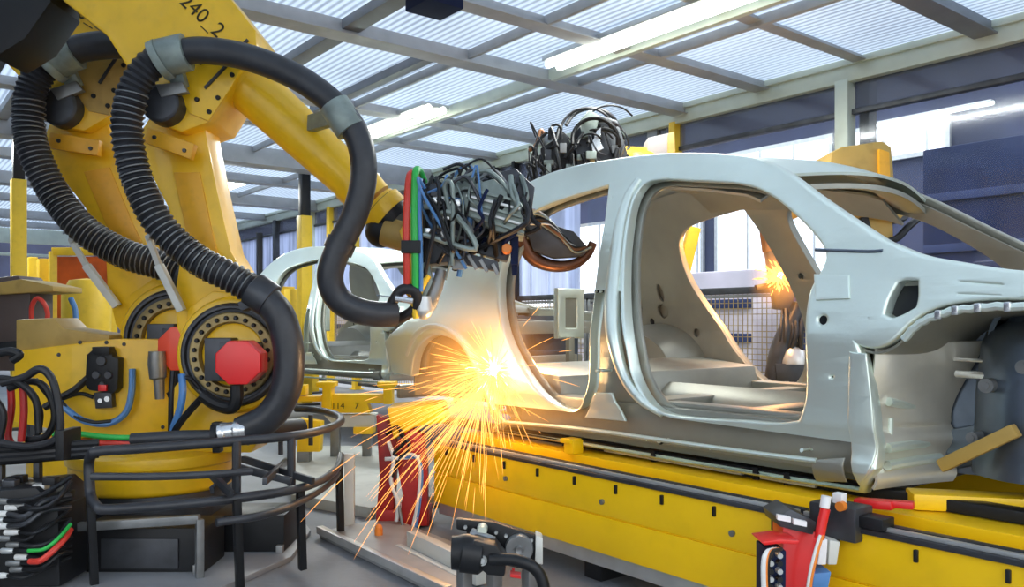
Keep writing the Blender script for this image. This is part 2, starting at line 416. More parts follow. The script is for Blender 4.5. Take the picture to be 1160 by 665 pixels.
machine('machine_cabinet', 'slate blue cabinet beyond the glazing behind the yellow robot head', -5.6, -4.0, 8.4, 9.3, 1.5, SLATE, 2, NAVY)
machine('machine_cabinet', 'pale pinkish cabinet seen through the front door opening', -8.2, -6.2, 8.6, 9.8, 1.7, PINKG, 3, SLATE)
machine('machine_cabinet', 'pale low cabinet seen through the rear door opening', -12.8, -9.2, 8.6, 9.8, 1.15, PINKG, 2, LGR)
machine('machine_cabinet', 'pale cabinet behind the milky curtain over the second car', -17.5, -13.6, 8.6, 9.8, 1.9, PINKG, 3, SLATE)
# daylight strips: lit windows of the hall, each in its frame
k = 1
for x0, x1, z0, z1, y in ((-6.3, -2.9, 4.75, 5.35, 18.9), (-2.2, .2, 4.9, 5.3, 18.9), (-11.0, -8.6, 4.9, 5.6, 18.9), (-16.4, -11.4, 4.9, 5.6, 18.9), (-14.8, -10.2, 1.9, 4.4, 18.9), (-20.5, -15.4, 1.7, 4.2, 18.9), (-27, -21, 1.6, 4.2, 18.9)):
    f = MB()
    for xa, xb, za, zb in ((x0-.1, x1+.1, z0-.1, z0), (x0-.1, x1+.1, z1, z1+.1), (x0-.1, x0, z0, z1), (x1, x1+.1, z0, z1)): f.span(xa, xb, y-.04, y+.05, za, zb)
    x = x0+1
    while x < x1: f.span(x-.03, x+.03, y-.04, y+.05, z0, z1); x += 1
    fr = struct(f.build('window_%d' % (20+k), LGR)); g = MB(); g.span(x0, x1, y, y+.04, z0, z1); g.build('pane', DAY, fr); k += 1
def lamp(name, label, p0, p1, w=.06, z=3.6, power=0, group=None, twin=0):
    c = (V(p0)+V(p1))/2
    r = thing(name, label, 'ceiling light', (c.x, c.y, z), 0, group)
    a, b = V((p0[0], p0[1], z)), V((p1[0], p1[1], z))
    h = MB(); h.bar(a+UP*.035, b+UP*.035, w*2.4 if not twin else twin+w*2, .04); h.build('housing', LGR, r, bevel=.006)
    for s in ((-.5, .5) if twin else (0,)):
        off = V((0, s*twin, 0)) if abs(b.x-a.x) > abs(b.y-a.y) else V((s*twin, 0, 0))
        t = MB(); t.cyl(a+off, b+off, w/2, 12); t.build('tube', TUBE, r)
    if power:
        l = bpy.data.lights.new(name+'_light', 'AREA'); l.shape = 'RECTANGLE'; L_ = (b-a).length
        l.size = L_; l.size_y = max(w*2, twin); l.energy = power; l.color = (.97, 1, .95)
        lo = bpy.data.objects.new(name+'_source', l); C.objects.link(lo); lo.location = c.x, c.y, z-.06
        if abs(b.y-a.y) > abs(b.x-a.x): lo.rotation_euler = (0, 0, math.pi/2)
        lo['kind'] = 'structure'
    return r
for i, (x0, x1, y, z) in enumerate(((-4.4, -2.6, 12.4, 4.15), (-2.2, -.4, 12.4, 4.15), (-6.8, -5.0, 12.4, 4.1), (-1.5, .1, 10.2, 3.35), (-3.6, -2.0, 10.2, 3.35))):
    q_ = 18.85/y; x0, x1, y, z = x0*q_, x1*q_, 18.85, 1.05+(z-1.05)*q_
    lamp('hall_strip_light', ('thin strip light in the hall above the navy cabinets, %s' % ('left of the brightest window', 'near the right edge', 'seen beside the pale green post', 'lowest at the right edge', 'low over the yellow robot head')[i]), (x0, y), (x1, y), .09, z, 0, 'strip lights in the hall')
# lamps of the cell
q0, q1 = atZ(640, 58, 3.0), atZ(830, -6, 3.0)
lamp('ceiling_lamp', 'long white twin tube ceiling lamp nearest the camera, over the car roof', (-4.85, 4.2), (-3.0, 4.2), .06, 3.02, 50, 'twin tube lamps on the ceiling', .11)
lamp('ceiling_lamp', 'shorter twin tube ceiling lamp over the welding gun, farther down the line', (-7.85, 4.2), (-6.5, 4.2), .07, 3.02, 60, 'twin tube lamps on the ceiling', .16)
lamp('ceiling_lamp', 'twin tube ceiling lamp far behind the tilted yellow arm', (-12.6, 4.2), (-11.6, 4.2), .07, 3.02, 90, 'twin tube lamps on the ceiling', .16)
lamp('ceiling_lamp', 'twin tube ceiling lamp above the robots at the left', (-11.0, .9), (-9.6, .9), .07, 2.95, 60, 'twin tube lamps on the ceiling', .16)
for y0_, lb in ((4.33, 'pale green cable tray beside the near twin tube lamp'),):
    t = MB(); t.span(-8.2, -2.6, 4.40, 4.45, 3.0, 3.1); tag(t.build('cable_tray', BEAML, bevel=.004), lb, 'cable tray')
b = MB(); c = ycut(492, -1); b.box((c.x, c.y, 3.0), (.26, .26, .10)); o = b.build('junction_box', NAVY, bevel=.012); tag(o, 'dark navy box on the ceiling at the top edge of the photo', 'box')
# hanging rods / yellow posts seen down the line
def stanchion(px, dep, zb, zt, lb, w=.1, blacktop=None):
    p = atD(px, 300, dep); r = thing('fence_post', lb, 'post', (p.x, p.y, 0), 0, 'posts down the line')
    m = MB(); m.span(p.x-w/2, p.x+w/2, p.y-w/2, p.y+w/2, 0, zb); m.build('lower_tube', YPO, r, bevel=.008)
    if zt > zb: m = MB(); m.span(p.x-w*.38, p.x+w*.38, p.y-w*.38, p.y+w*.38, zb, zt); m.build('upper_tube', BLK, r, bevel=.006)
    m = MB(); m.span(p.x-w, p.x+w, p.y-w, p.y+w, 0, .025); m.build('base_plate', DGR, r)
stanchion(345, 10.6, 2.4, 3.05, 'yellow post with a black upper tube, behind the roof of the second car', .15)
stanchion(294, 14, 1.0, 2.55, 'black thin post farther back, left of the roof of the second car', .11)
stanchion(21, 8.2, 2.45, 3.0, 'yellow post at the left edge of the photo behind the ribbed hose', .13)
stanchion(37, 9.0, 1.75, 1.75, 'short yellow post right of the left edge post', .09)
stanchion(53, 8.6, 1.70, 1.70, 'thick short yellow post beside the orange weld screen', .16)
stanchion(322, 11.8, 1.55, 1.55, 'yellow post seen through the second car window, left one', .22)
stanchion(334, 11.4, 1.5, 1.5, 'yellow post seen through the second car window, middle one', .22)
stanchion(350, 12.4, 1.6, 1.55, 'yellow post seen through the second car window, right one', .22)
# orange weld screen with a yellow drum in front
p = atD(100, 310, 8.4)
r = thing('weld_screen', 'orange weld curtain on a yellow frame behind the ghost stand-in robot', 'screen', (p.x, p.y, 0), math.pi/2-A)
f = MB(); a, b_ = atD(60, 285, 8.4), atD(128, 285, 8.4)
for q in (a, b_): f.bar((q.x, q.y, 0), (q.x, q.y, a.z), .07, .07)
f.bar(a, b_, .06, .08); f.build('frame', YPO, r, bevel=.006)
s = MB(); s.prism([a-UP*.05, b_-UP*.05, (b_.x, b_.y, .25), (a.x, a.y, .25)], [q+FW*.02 for q in (a-UP*.05, b_-UP*.05, V((b_.x, b_.y, .25)), V((a.x, a.y, .25)))]); s.build('curtain', ORG, r)
p = atD(98, 352, 7.4); d = MB(); d.lathe((p.x, p.y, 0), UP, [(0, 0), (.2, 0), (.2, .35), (.19, .37), (.2, .39), (.2, 1.3), (.14, 1.42), (0, 1.44)]); tag(d.build('pressure_tank', YPO), 'yellow round-topped tank in front of the orange weld screen', 'tank')

# ------------------------------------------------------------------ robots
class Frame:
    # draws in the plane of the robot arm: (a, b) photo coordinates at the robot's own distance, d metres away from the viewer
    def __init__(s, dep, dx=0, dy=0, piv=(262, 402), rot=0., k=1., rz=0.):
        s.dep, s.dx, s.dy, s.piv, s.rot, s.k = dep, dx, dy, piv, rot, k; s.u = dep/FL*k
    def lean(s, a, b):
        x, y = a-s.piv[0], b-s.piv[1]; c, n = math.cos(s.rot), math.sin(s.rot)
        return s.piv[0]+x*c+y*n, s.piv[1]-x*n+y*c
    def P(s, a, b, d=0., lean=True):
        if lean and s.rot: a, b = s.lean(a, b)
        a = s.piv[0]+s.dx+(a-s.piv[0])*s.k; b = s.piv[1]+s.dy+(b-s.piv[1])*s.k
        return CAM+(FW*FL+RT*(a-580)+UP*(HY-b))*((s.dep+d)/FL)
    def prism(s, m, poly, d0, d1, lean=True):
        d0, d1 = min(d0, d1), max(d0, d1); f = [s.P(a, b, d0, lean) for a, b in poly]
        return m.prism(f, [p+FW*(d1-d0) for p in f])
    def disc(s, m, c, prof, lean=True, seg=40, ref=None):
        # prof [(radius in photo units, distance)]
        if ref is None: ref = min(d for r, d in prof)
        return m.lathe(s.P(c[0], c[1], ref, lean)-FW*ref, FW, [(r*s.u, d) for r, d in prof], seg)
    def path(s, pts, lean=True): return [s.P(*(p if len(p) == 3 else (*p, 0)), lean) for p in pts]

def robot(fr, label, base_px, floor_mt, full=True, capm=RED):
    F_ = fr; u = F_.u
    bp = F_.P(base_px, 402, .18, False); base = V((bp.x, bp.y, 0))
    r = thing('welding_robot', label, 'robot', base, math.pi/2-A, 'yellow welding robots')
    zof = lambda py: F_.P(base_px, py, 0, False).z
    b = MB(); b.lathe(base, UP, [(0, 0), (.46, 0), (.46, .05), (.40, .06), (.36, .12), (.36, zof(556)), (0, zof(556))], 40); b.build('base', DGR, r, bevel=.004)
    # turning column
    c = MB(); c.lathe(base, UP, [(0, zof(556)), (.37, zof(556)), (.385, zof(552)), (.385, zof(528)), (.40, zof(526)), (.40, zof(514)), (.33, zof(511)), (0, zof(511))], 44)
    F_.prism(c, [(212, 350), (240, 330), (286, 330), (308, 352), (318, 400), (313, 445), (298, 492), (284, 513), (120, 513), (130, 500), (192, 494), (196, 440), (208, 425)], .0, .26, False)
    col = c.build('rotating_column', YEL, r, bevel=.012)
    d = MB(); F_.disc(d, (262, 402), [(0, .1), (66, .1), (66, -.02), (63, -.05), (58, -.055), (58, -.02), (0, -.02)], False, ref=-.08); d.build('shoulder_hub', YEL, r, bevel=.004)
    g = MB(); F_.disc(g, (262, 402), [(57.5, -.02), (57.5, -.07), (54.5, -.085), (52, -.085), (51, -.062), (48, -.06), (48, -.02)], False, ref=-.08); g.build('seal_ring', DGR, r)
    g = MB(); F_.disc(g, (262, 402), [(47.5, -.02), (47.5, -.075), (46, -.08), (37, -.08), (36, -.07), (36, -.04), (31, -.04), (0, -.035)], False, ref=-.08)
    fl = g.build('bolt_flange', TAN, r)
    for i in range(24):
        t = 2*math.pi*(i+.5)/24; w = MB(); F_.disc(w, (262+42*math.cos(t), 402+42*math.sin(t)), [(0, -.094), (1.9, -.094), (2.6, -.09), (2.6, -.07)], False, 8, -.08); w.build('bolt', BLK, fl)
    f = MB(); F_.disc(f, (262, 402), [(0, -.055), (33, -.055), (35, -.05), (35, -.03)], False, ref=-.08); f.build('face_plate', YEL, r)
    # shoulder motor and its red eight sided cap
    m = MB(); F_.prism(m, [(231, 383), (262, 383), (262, 432), (231, 432)], -.05, -.15, False); F_.prism(m, [(248, 388), (288, 388), (292, 430), (248, 430)], -.05, -.2, False)
    mo = m.build('shoulder_motor', DGR, r, bevel=.008)
    oc = [(269+28*math.cos(math.pi/8+i*math.pi/4), 411+27*math.sin(math.pi/8+i*math.pi/4)) for i in range(8)]
    m = MB(); F_.prism(m, oc, -.29, -.17, False); m.build('motor_cap', capm, mo, bevel=.010)
    m = MB(); m.tube(F_.path([(268, 436, -.2), (268, 452, -.2), (262, 462, -.19), (245, 458, -.17), (230, 448, -.15)], False), 7*u, 10, n=5); m.build('plug_elbow', BLK, mo)
    for pts, mt, rad in (([(232, 447, -.15), (218, 462, -.13), (202, 482, -.12), (193, 500, -.1)], BLK, 4), ([(206, 424, -.12), (207, 445, -.14), (203, 466, -.13), (194, 490, -.1)], BLU, 4), ([(196, 420, -.1), (194, 450, -.12), (193, 500, -.1)], BLK, 3), ([(226, 440, -.1), (214, 428, -.12), (204, 432, -.12)], BLK, 2.5)):
        m = MB(); m.tube(F_.path(pts, False), rad*u, 8, n=6); m.build('motor_cable', mt, r)
    # link arm
    m = MB(); F_.prism(m, [(160, 168), (158, 150), (172, 128), (205, 122), (232, 140), (236, 165), (246, 215), (262, 285), (284, 322), (316, 352), (300, 420), (262, 440), (222, 420), (200, 372), (198, 330), (204, 290), (190, 235), (172, 200)], .02, .22); m.build('link_arm', YEL, r, bevel=.014)
    m = MB(); F_.prism(m, [(196, 195), (226, 195), (240, 262), (250, 300), (218, 300), (208, 250)], .012, .03); m.build('arm_panel', OCH, r, bevel=.006)
    m = MB(); m.bar(F_.P(206, 352, -.03), F_.P(180, 300, -.06), 8*u, .05, FW); m.bar(F_.P(180, 300, -.06), F_.P(168, 268, -.1), 6*u, .03, FW); m.bar(F_.P(168, 270, -.1), F_.P(182, 256, -.2), 6*u, .03, FW); m.build('stay_bracket', PLATEL, r, bevel=.004)
    # rocker casing with the painted number
    m = MB(); F_.prism(m, [(28, -70), (178, -90), (252, -14), (290, 34), (291, 52), (264, 96), (238, 138), (205, 150), (178, 140), (158, 118), (150, 86), (120, 40), (70, 0)] if full else [(64, 4), (170, 2), (258, 4), (290, 34), (291, 52), (264, 96), (238, 138), (205, 150), (178, 140), (158, 118), (150, 86), (120, 40)], -.06, .30); rc = m.build('rocker_casing', YEL, r, bevel=.02)
    m = MB(); F_.prism(m, [(206, 54), (288, 50), (262, 98), (236, 137), (214, 128), (196, 92)], -.075, -.05); pl = m.build('bolted_plate', YEL2 if not full else YEL, rc, bevel=.004)
    for a_, b_ in ((246, 60), (276, 58), (262, 84), (246, 110), (236, 126), (222, 112), (208, 90), (226, 70)):
        w = MB(); F_.disc(w, (a_, b_), [(0, -.088), (2.4, -.086), (3, -.07)], True, 8); w.build('bolt', BLK, rc)
    for a_, b_, c_, d_ in ((281, 45, 262, 64), (257, 74, 232, 100)):
        m = MB(); m.bar(F_.P(a_, b_, -.08), F_.P(c_, d_, -.08), 3*u, .012, FW); m.build('cover_seam', DGR, rc)
    ca, sa = math.cos(math.radians(43)), math.sin(math.radians(43))
    def tm(x, y, z): return F_.P(229+x*ca+y*sa, 18+x*sa-y*ca, -.063-abs(z)*.001/u)
    text_mesh('240_2', 24, tm, .002).build('painted_number', INK, rc, smooth=False)
    m = MB(); F_.disc(m, (180, 116), [(0, -.15), (18, -.15), (21, -.14), (22, -.05)]); m.build('elbow_motor', DGR, r, bevel=.004)
    m = MB(); F_.prism(m, [(176, 96), (206, 92), (212, 104), (182, 110)], -.16, -.12); m.build('motor_label_plate', MGR, r, bevel=.004)
    m = MB(); F_.prism(m, [(-8, -70), (46, -60), (58, 2), (28, 44), (-8, 66), (-40, 20)] if full else [(40, 8), (96, 6), (110, 30), (84, 62), (50, 70), (24, 40)], -.02, .26); m.build('rear_motor_block', BLK, r, bevel=.02)
    # orange strip bracket across the link arm
    m = MB(); F_.prism(m, [(167, 144), (220, 163), (215, 180), (162, 161)], -.09, -.04); br = m.build('strip_bracket', OCH, r, bevel=.005)
    for a_, b_ in ((174, 155), (208, 170)):
        w = MB(); F_.disc(w, (a_, b_), [(0, -.1), (2, -.099), (2.5, -.09)], True, 8); w.build('bolt', DGR, br)
    # forearm
    m = MB(); ax0, ax1 = F_.P(272, 88, .1), (F_.P(424, 228, .1) if full else F_.P(268, 92, .95)); dv = ax1-ax0
    m.tube([ax0, ax0+dv*.06, ax0+dv*.08, ax0+dv*.3, ax0+dv*.82, ax0+dv*.84, ax0+dv*.9, ax1], [34*u, 34*u, 30*u, 28.5*u, 25*u, 27*u, 27*u, 24*u], 32); m.build('forearm', YEL, r)
    m = MB(); ax2 = ax0+dv*1.02; m.tube([ax2, ax2+dv*.02, ax2+dv*.025, ax2+dv*.10], [24*u, 24*u, 28*u, 27*u], 28); m.build('wrist_collar', YEL, r)
    m = MB(); ax3 = ax0+dv*1.09; w2 = (F_.P(440, 268, .1)-F_.P(424, 228, .1))
    m.tube([ax3-dv*.05, ax3+dv*.0, ax3+dv*.08], [26*u, 27*u, 22*u], 24); m.ball(F_.P(432, 262, .08) if full else ax3+dv*.12, 19*u, 20); m.build('wrist', BLK, r)
    if full:
        m = MB(); m.tube([F_.P(436, 262, .06), F_.P(456, 268, .05), F_.P(468, 272, .05)], [17*u, 17*u, 14*u], 20); m.build('tool_flange', YEL2, r)
    # dress pack: ribbed hose, smooth lower hose, smooth upper hose
    lo = [(196, 62, -.22), (170, 74, -.24), (150, 105, -.25), (144, 150, -.25), (156, 205, -.24), (182, 256, -.23), (222, 293, -.22), (262, 314, -.22), (296, 334, -.22)]
    m = MB(); ribbed(m, F_.path(lo), 15.5*u, .028); hs = m.build('ribbed_hose', RUB, r)
    coil(F_.path(lo[2:]), 16.3*u, .0032, .030).build('wire_coil', MGR, hs)
    m = MB(); a0, a1 = F_.P(286, 327, -.22), F_.P(306, 341, -.22); m.tube([a0, a1], 19*u, 18); m.bar(F_.P(275, 348, -.2), F_.P(302, 336, -.2), 10*u, .1, FW); m.build('hose_clamp', DGR, r, bevel=.003)
    m = MB(); m.tube(F_.path([(300, 337, -.22), (318, 360, -.22), (327, 398, -.22), (324, 440, -.22), (305, 472, -.22), (274, 489, -.22)], False), 16.3*u, 18, n=8); m.build('lower_hose', RUB2, r)
    hi = [(197, 62, -.22), (225, 57, -.22), (268, 62, -.22), (312, 76, -.22), (352, 97, -.22), (386, 126, -.22), (407, 160, -.22), (412, 200, -.22), (402, 243, -.22), (384, 280, -.22), (374, 312, -.22), (381, 336, -.2), (400, 350, -.18), (426, 356, -.14), (448, 356, -.1)]
    if not full: hi = [(p[0], p[1], .0) if i > 3 else p for i, p in enumerate(hi[:6])]
    m = MB(); m.tube(F_.path(hi), 14.2*u if full else 15*u, 18, n=8); uh = m.build('upper_hose', RUB2, r)
    m = MB(); m.tube([F_.P(182, 66, -.22), F_.P(212, 59, -.22)], 20*u, 18); m.tube([F_.P(178, 70, -.22), F_.P(186, 66, -.22)], 22*u, 18); m.bar(F_.P(190, 46, -.2), F_.P(205, 100, -.1), 16*u, .05, FW); m.build('hose_saddle', GUN, r, bevel=.004)
    if full:
        m = MB(); m.tube([F_.P(378, 118, -.22), F_.P(398, 148, -.22)], 17*u, 18); m.bar(F_.P(388, 130, -.2), F_.P(352, 140, 0), 18*u, .04, FW); m.build('hose_saddle', GUN, r, bevel=.004)
        m = MB(); m.tube([F_.P(388, 272, -.22), F_.P(382, 285, -.22)], 16*u, 18); m.build('hose_band', RUB2, uh)
        m = MB(); m.tube(F_.path([(250, 492, -.25), (256, 490, -.25), (258, 489, -.25), (280, 487, -.25)], False), [12*u, 12*u, 10*u, 10*u], 16); m.ball(F_.P(270, 488, -.25, False), 11*u, 14); m.build('hose_fitting', ALU, r, bevel=.002)
        m = MB(); m.tube([F_.P(243, 494, -.25, False), F_.P(249, 493, -.25, False)], 14*u, 14); m.bar(F_.P(246, 478, -.25, False), F_.P(247, 512, -.25, False), 8*u, .05, FW); m.build('fitting_flange', BLK, r, bevel=.002)
        m = MB(); m.tube(F_.path([(246, 494, -.25), (200, 495, -.27), (149, 498, -.29)], False), 6.8*u, 14, n=4); m.build('supply_hose', RUB2, r)
        m = MB(); m.tube(F_.path([(296, 484, -.2), (312, 487, -.1), (338, 485, .1)], False), 12*u, 14, n=4); m.build('supply_hose', RUB, r)
        for mt, pts, rad in ((GRN, [(150, 496, -.29), (120, 495, -.3), (84, 491, -.31), (60, 492, -.32)], 3), (RDH, [(148, 502, -.29), (110, 502, -.31), (70, 499, -.33), (30, 503, -.34)], 3), (BLK, [(150, 500, -.28), (100, 506, -.3), (50, 505, -.34), (-20, 512, -.36)], 5)):
            m = MB(); m.tube(F_.path(pts, False), rad*u, 8, n=6); m.build('supply_line', mt, r)
    return r

R1 = Frame(3.95)
rob = robot(R1, 'nearest yellow robot, its long forearm and smooth black hose reaching the rear wheel arch', 176, FPLATE)
R2 = Frame(4.95, dx=-65, dy=-16, rot=math.radians(10.5))  # solid stand-in for the double-exposure ghost of the nearest robot, set behind it
rob2 = robot(R2, 'added solid robot standing in for the ghost image of the nearest one, with an orange-red cap', 176, FPLATE, False, ORED)
# side panel of the ghost stand-in robot with connector block and cables
Q = Frame(4.73); uq = Q.u
m = MB(); Q.prism(m, [(16, 398), (62, 392), (130, 384), (190, 384), (191, 492), (72, 497), (62, 494), (56, 486), (16, 478)], 0, .22); sp = m.build('side_panel', YEL, rob2, bevel=.008)
m = MB(); Q.prism(m, [(18, 362), (60, 360), (72, 372), (124, 380), (124, 386), (62, 394), (18, 398)], .02, .3); m.build('rear_cover', YEL2, rob2, bevel=.01)
m = MB(); Q.prism(m, [(98, 402), (106, 395), (124, 395), (127, 404), (134, 406), (133, 440), (128, 446), (101, 442), (96, 436)], -.07, .0); Q.prism(m, [(104, 393), (124, 393), (124, 402), (104, 402)], -.085, -.02); cb = m.build('connector_block', BLK, rob2, bevel=.005)
for c_, rr in (((114, 409), 5), ((108, 425), 4), ((122, 425), 4), ((115, 436), 3)):
    m = MB(); Q.disc(m, c_, [(0, -.085), (rr, -.085), (rr+1, -.07)], True, 14); m.build('connector_port', DGR, cb)
m = MB(); Q.prism(m, [(111, 436), (120, 436), (120, 443), (111, 443)], -.09, -.06); m.build('red_latch', RED, cb, bevel=.002)
m = MB(); Q.prism(m, [(106, 445), (126, 444), (127, 462), (108, 463)], -.05, .0); m.build('valve', DGR, cb, bevel=.004)
m = MB(); Q.disc(m, (121, 452), [(0, -.06), (3, -.06), (3, -.04)]); Q.disc(m, (113, 454), [(0, -.06), (2.5, -.06), (2.5, -.04)]); m.build('silver_fitting', ALU, cb)
for pts, mt, rad in (([(100, 428, -.05), (84, 442, -.08), (66, 452, -.1), (50, 462, -.12)], BLK, 4), ([(106, 450, -.04), (90, 446, -.06), (70, 452, -.1)], BLK, 2.2), ([(66, 452, -.1), (76, 464, -.1), (96, 477, -.08), (122, 480, -.07), (142, 468, -.06), (149, 445, -.05), (150, 418, -.03)], BLU, 3.6), ([(70, 455, -.11), (82, 470, -.1), (104, 478, -.09), (126, 477, -.08)], BLK, 2)):
    m = MB(); m.tube(Q.path(pts), rad*uq, 8, n=7); m.build('panel_cable', mt, rob2)
for a_, b_ in ((66, 402), (66, 480), (184, 392), (184, 484), (90, 388), (140, 390), (120, 388)):
    m = MB(); Q.disc(m, (a_, b_), [(0, -.006), (2, -.005), (2.4, .002)], True, 10); m.build('screw', DGR, sp)
m = MB(); m.tube([Q.P(178, 398, -.08), Q.P(178, 412, -.08), Q.P(179, 428, -.08), Q.P(180, 430, -.08), Q.P(181, 452, -.08)], [9*uq, 10*uq, 9*uq, 6*uq, 5*uq], 14); m.build('grey_actuator', MGR, rob2)

# the welding gun on the first robot's wrist
gun = None
def build_gun():
    F_ = R1; u = F_.u
    g = MB(); F_.prism(g, [(452, 262), (470, 232), (480, 236), (476, 300), (464, 338), (456, 330), (462, 292)], -.04, .05); g0 = g.build('welding_gun', YEL, rob, bevel=.006)
    # transformer with fins
    m = MB(); F_.prism(m, [(522, 212), (560, 202), (592, 232), (594, 268), (560, 262), (528, 244)], -.1, .18); m.build('transformer', GUN, g0, bevel=.012)
    for k in range(5):
        t = k/4; m = MB(); m.bar(F_.P(526+8*t, 214+30*t, -.11), F_.P(588+6*t, 228+36*t, -.11), 3*u, .02, FW); m.build('cooling_fin', LGR if k % 2 else GUN, g0, bevel=.002)
    m = MB(); F_.prism(m, [(478, 238), (524, 214), (530, 262), (520, 296), (480, 300)], -.05, .14); m.build('gun_body', DGR, g0, bevel=.012)
    m = MB(); F_.prism(m, [(498, 206), (530, 196), (548, 206), (524, 226), (500, 230)], -.03, .12); m.build('servo_drive', GUN, g0, bevel=.008)
    m = MB(); m.tube([F_.P(486, 214, 0), F_.P(520, 250, 0)], 12*u, 16); m.tube([F_.P(520, 250, 0), F_.P(530, 262, 0)], 15*u, 16); m.build('servo_cylinder', DGR, g0, bevel=.003)
    m = MB(); F_.prism(m, [(506, 290), (520, 284), (564, 296), (566, 308), (528, 300), (508, 302)], -.06, .02); m.build('upper_gun_arm', DGR, g0, bevel=.006)
    for k in range(4): m = MB(); m.bar(F_.P(516+14*k, 284+5*k, -.07), F_.P(528+12*k, 302+3*k, -.07), 4*u, .03, FW); m.build('arm_rib', MGR, g0, bevel=.003)
    m = MB(); F_.prism(m, [(470, 300), (486, 296), (492, 330), (478, 352), (470, 345)], -.07, .0); m.build('lower_gun_arm', GUN, g0, bevel=.006)
    m = MB(); m.tube([F_.P(500, 306, -.05), F_.P(495, 325, -.06), F_.P(487, 345, -.06), F_.P(486, 352, -.06)], [6*u, 7*u, 8*u, 5*u], 14); m.build('electrode_holder', MGR, g0)
    m = MB(); m.tube([F_.P(480, 336, -.08), F_.P(480, 352, -.08)], [9*u, 11*u], 16); m.ball(F_.P(480, 352, -.08), 10*u, 14); m.build('shunt_clamp', LGR, g0)
    m = MB(); m.tube(F_.path([(485, 312, -.09), (476, 326, -.1), (470, 345, -.1), (471, 361, -.1)]), [4*u, 5*u, 5*u, 3*u], 10, n=4); m.build('yellow_whip', YPO, g0)
    m = MB(); m.tube([F_.P(568, 262, -.03), F_.P(582, 268, -.03), F_.P(583, 300, -.03), F_.P(583, 312, -.03)], [7*u, 5*u, 4*u, 3*u], 12); m.bar(F_.P(584, 218, -.05), F_.P(583, 300, -.05), 8*u, .03, FW); m.build('electrode_tip', NAVY, g0)
    m = MB(); F_.disc(m, (574, 281), [(0, -.09), (5, -.09), (6, -.07), (6, -.02)], True, 16); m.build('orange_cap', ORH, g0)
    # three media hoses in a row
    for dx, mt, top in ((0, RDH, 200), (9.5, GRN, 196), (16, BLU, 208)):
        m = MB(); m.tube(F_.path([(461+dx, 330, -.12), (461+dx, 300, -.14), (460+dx, 260, -.15), (461.5+dx*.85, 225, -.14), (464+dx*.7, top, -.12), (470+dx*.5, top-3, -.05), (476+dx*.5, top+10, .02)]), 4.1*u if mt != BLU else 2.4*u, 10, n=6); m.build('media_hose', mt, g0)
    m = MB(); m.bar(F_.P(455, 280, -.145), F_.P(477, 280, -.145), 14*u, .055, FW); m.build('hose_strap', BLK, g0, bevel=.004)
    m = MB(); m.tube(F_.path([(438, 357, -.1), (446, 340, -.12), (456, 328, -.13), (470, 330, -.12), (472, 345, -.1), (462, 356, -.08), (444, 362, -.06), (425, 358, -.08)]), 6*u, 12, n=6); m.build('bundle_loop', RUB, g0)
    m = MB(); m.tube([F_.P(448, 338, -.15), F_.P(468, 341, -.15)], 3.5*u, 10); m.build('silver_clip', ALU, g0)
    rg = random.Random(11)
    cols = [BLK, BLK, BLK, DGR, RUB, MGR, BLU, GUN]
    for k in range(30):
        x0, y0 = rg.uniform(478, 516), rg.uniform(195, 250); x1, y1 = rg.uniform(478, 530), rg.uniform(262, 318)
        mx, my = rg.uniform(474, 540), rg.uniform(200, 300); d0 = rg.uniform(-.16, .08)
        m = MB(); m.tube(F_.path([(x0, y0, d0), ((x0+mx)/2+rg.uniform(-9, 9), (y0+my)/2-rg.uniform(0, 22), d0-.04), (mx, my, d0-.06), (x1, y1, d0)]), rg.choice((1.3, 1.7, 2.4, 3.2))*u, 7, n=6); m.build('gun_cable', cols[k % len(cols)], g0)
    for k in range(14):
        x0, y0 = rg.uniform(500, 545), rg.uniform(188, 215); x1, y1 = rg.uniform(545, 600), rg.uniform(200, 262); d0 = rg.uniform(-.14, .1)
        m = MB(); m.tube(F_.path([(x0, y0, d0), ((x0+x1)/2, min(y0, y1)-rg.uniform(2, 14), d0), (x1, y1, d0)]), rg.choice((1.3, 2, 2.6))*u, 7, n=7); m.build('gun_cable', cols[(k*3) % len(cols)], g0)
    for k in range(30):
        x0, y0 = rg.uniform(536, 598), rg.uniform(198, 240); d0 = rg.uniform(-.16, .1)
        m = MB(); m.tube(F_.path([(x0, y0, d0), (x0+rg.uniform(-14, 10), y0+22, d0-.03), (x0+rg.uniform(-14, 8), y0+36, d0-.02), (rg.uniform(515, 572), rg.uniform(268, 296), .04)]), rg.choice((1.3, 2, 3))*u, 7, n=5); m.build('gun_cable', rg.choice((BLK, BLK, DGR, RUB, NAVY, GUN)), g0)
    m = MB(); F_.prism(m, [(538, 258), (562, 264), (580, 280), (574, 296), (544, 288), (530, 272)], .0, .12); m.build('gun_yoke', DGR, g0, bevel=.008)
    m = MB(); F_.prism(m, [(560, 196), (584, 190), (606, 212), (602, 240), (592, 232), (560, 202)], .02, .2); m.build('rear_cover', DGR, g0, bevel=.01)
    for k in range(12):
        x0, y0 = rg.uniform(480, 540), rg.uniform(215, 300)
        m = MB(); m.box(F_.P(x0, y0, rg.uniform(-.13, -.06)), (.03+.04*rg.random(), .03, .02+.04*rg.random()), ax=(RT, FW, UP)); m.build('fitting_block', rg.choice((ALU, MGR, GUN, DGR, BLK)), g0, bevel=.003)
    # second arm of the gun reaching through the rear door opening
    G = Frame(4.35); v = G.u
    m = MB(); m.tube(G.path([(590, 270), (604, 292), (625, 301), (648, 300), (664, 290), (672, 275)]), [9*v, 8*v, 7*v, 6*v, 5*v, 5*v], 12, n=5); m.build('curved_gun_arm', mat('scorched_copper', (.16, .075, .045), .4, .7, var=.4), g0)
    m = MB(); G.prism(m, [(592, 250), (600, 246), (650, 262), (668, 282), (660, 290), (628, 292), (604, 284)], -.05, .05); m.build('reaction_arm', DGR, g0, bevel=.008)
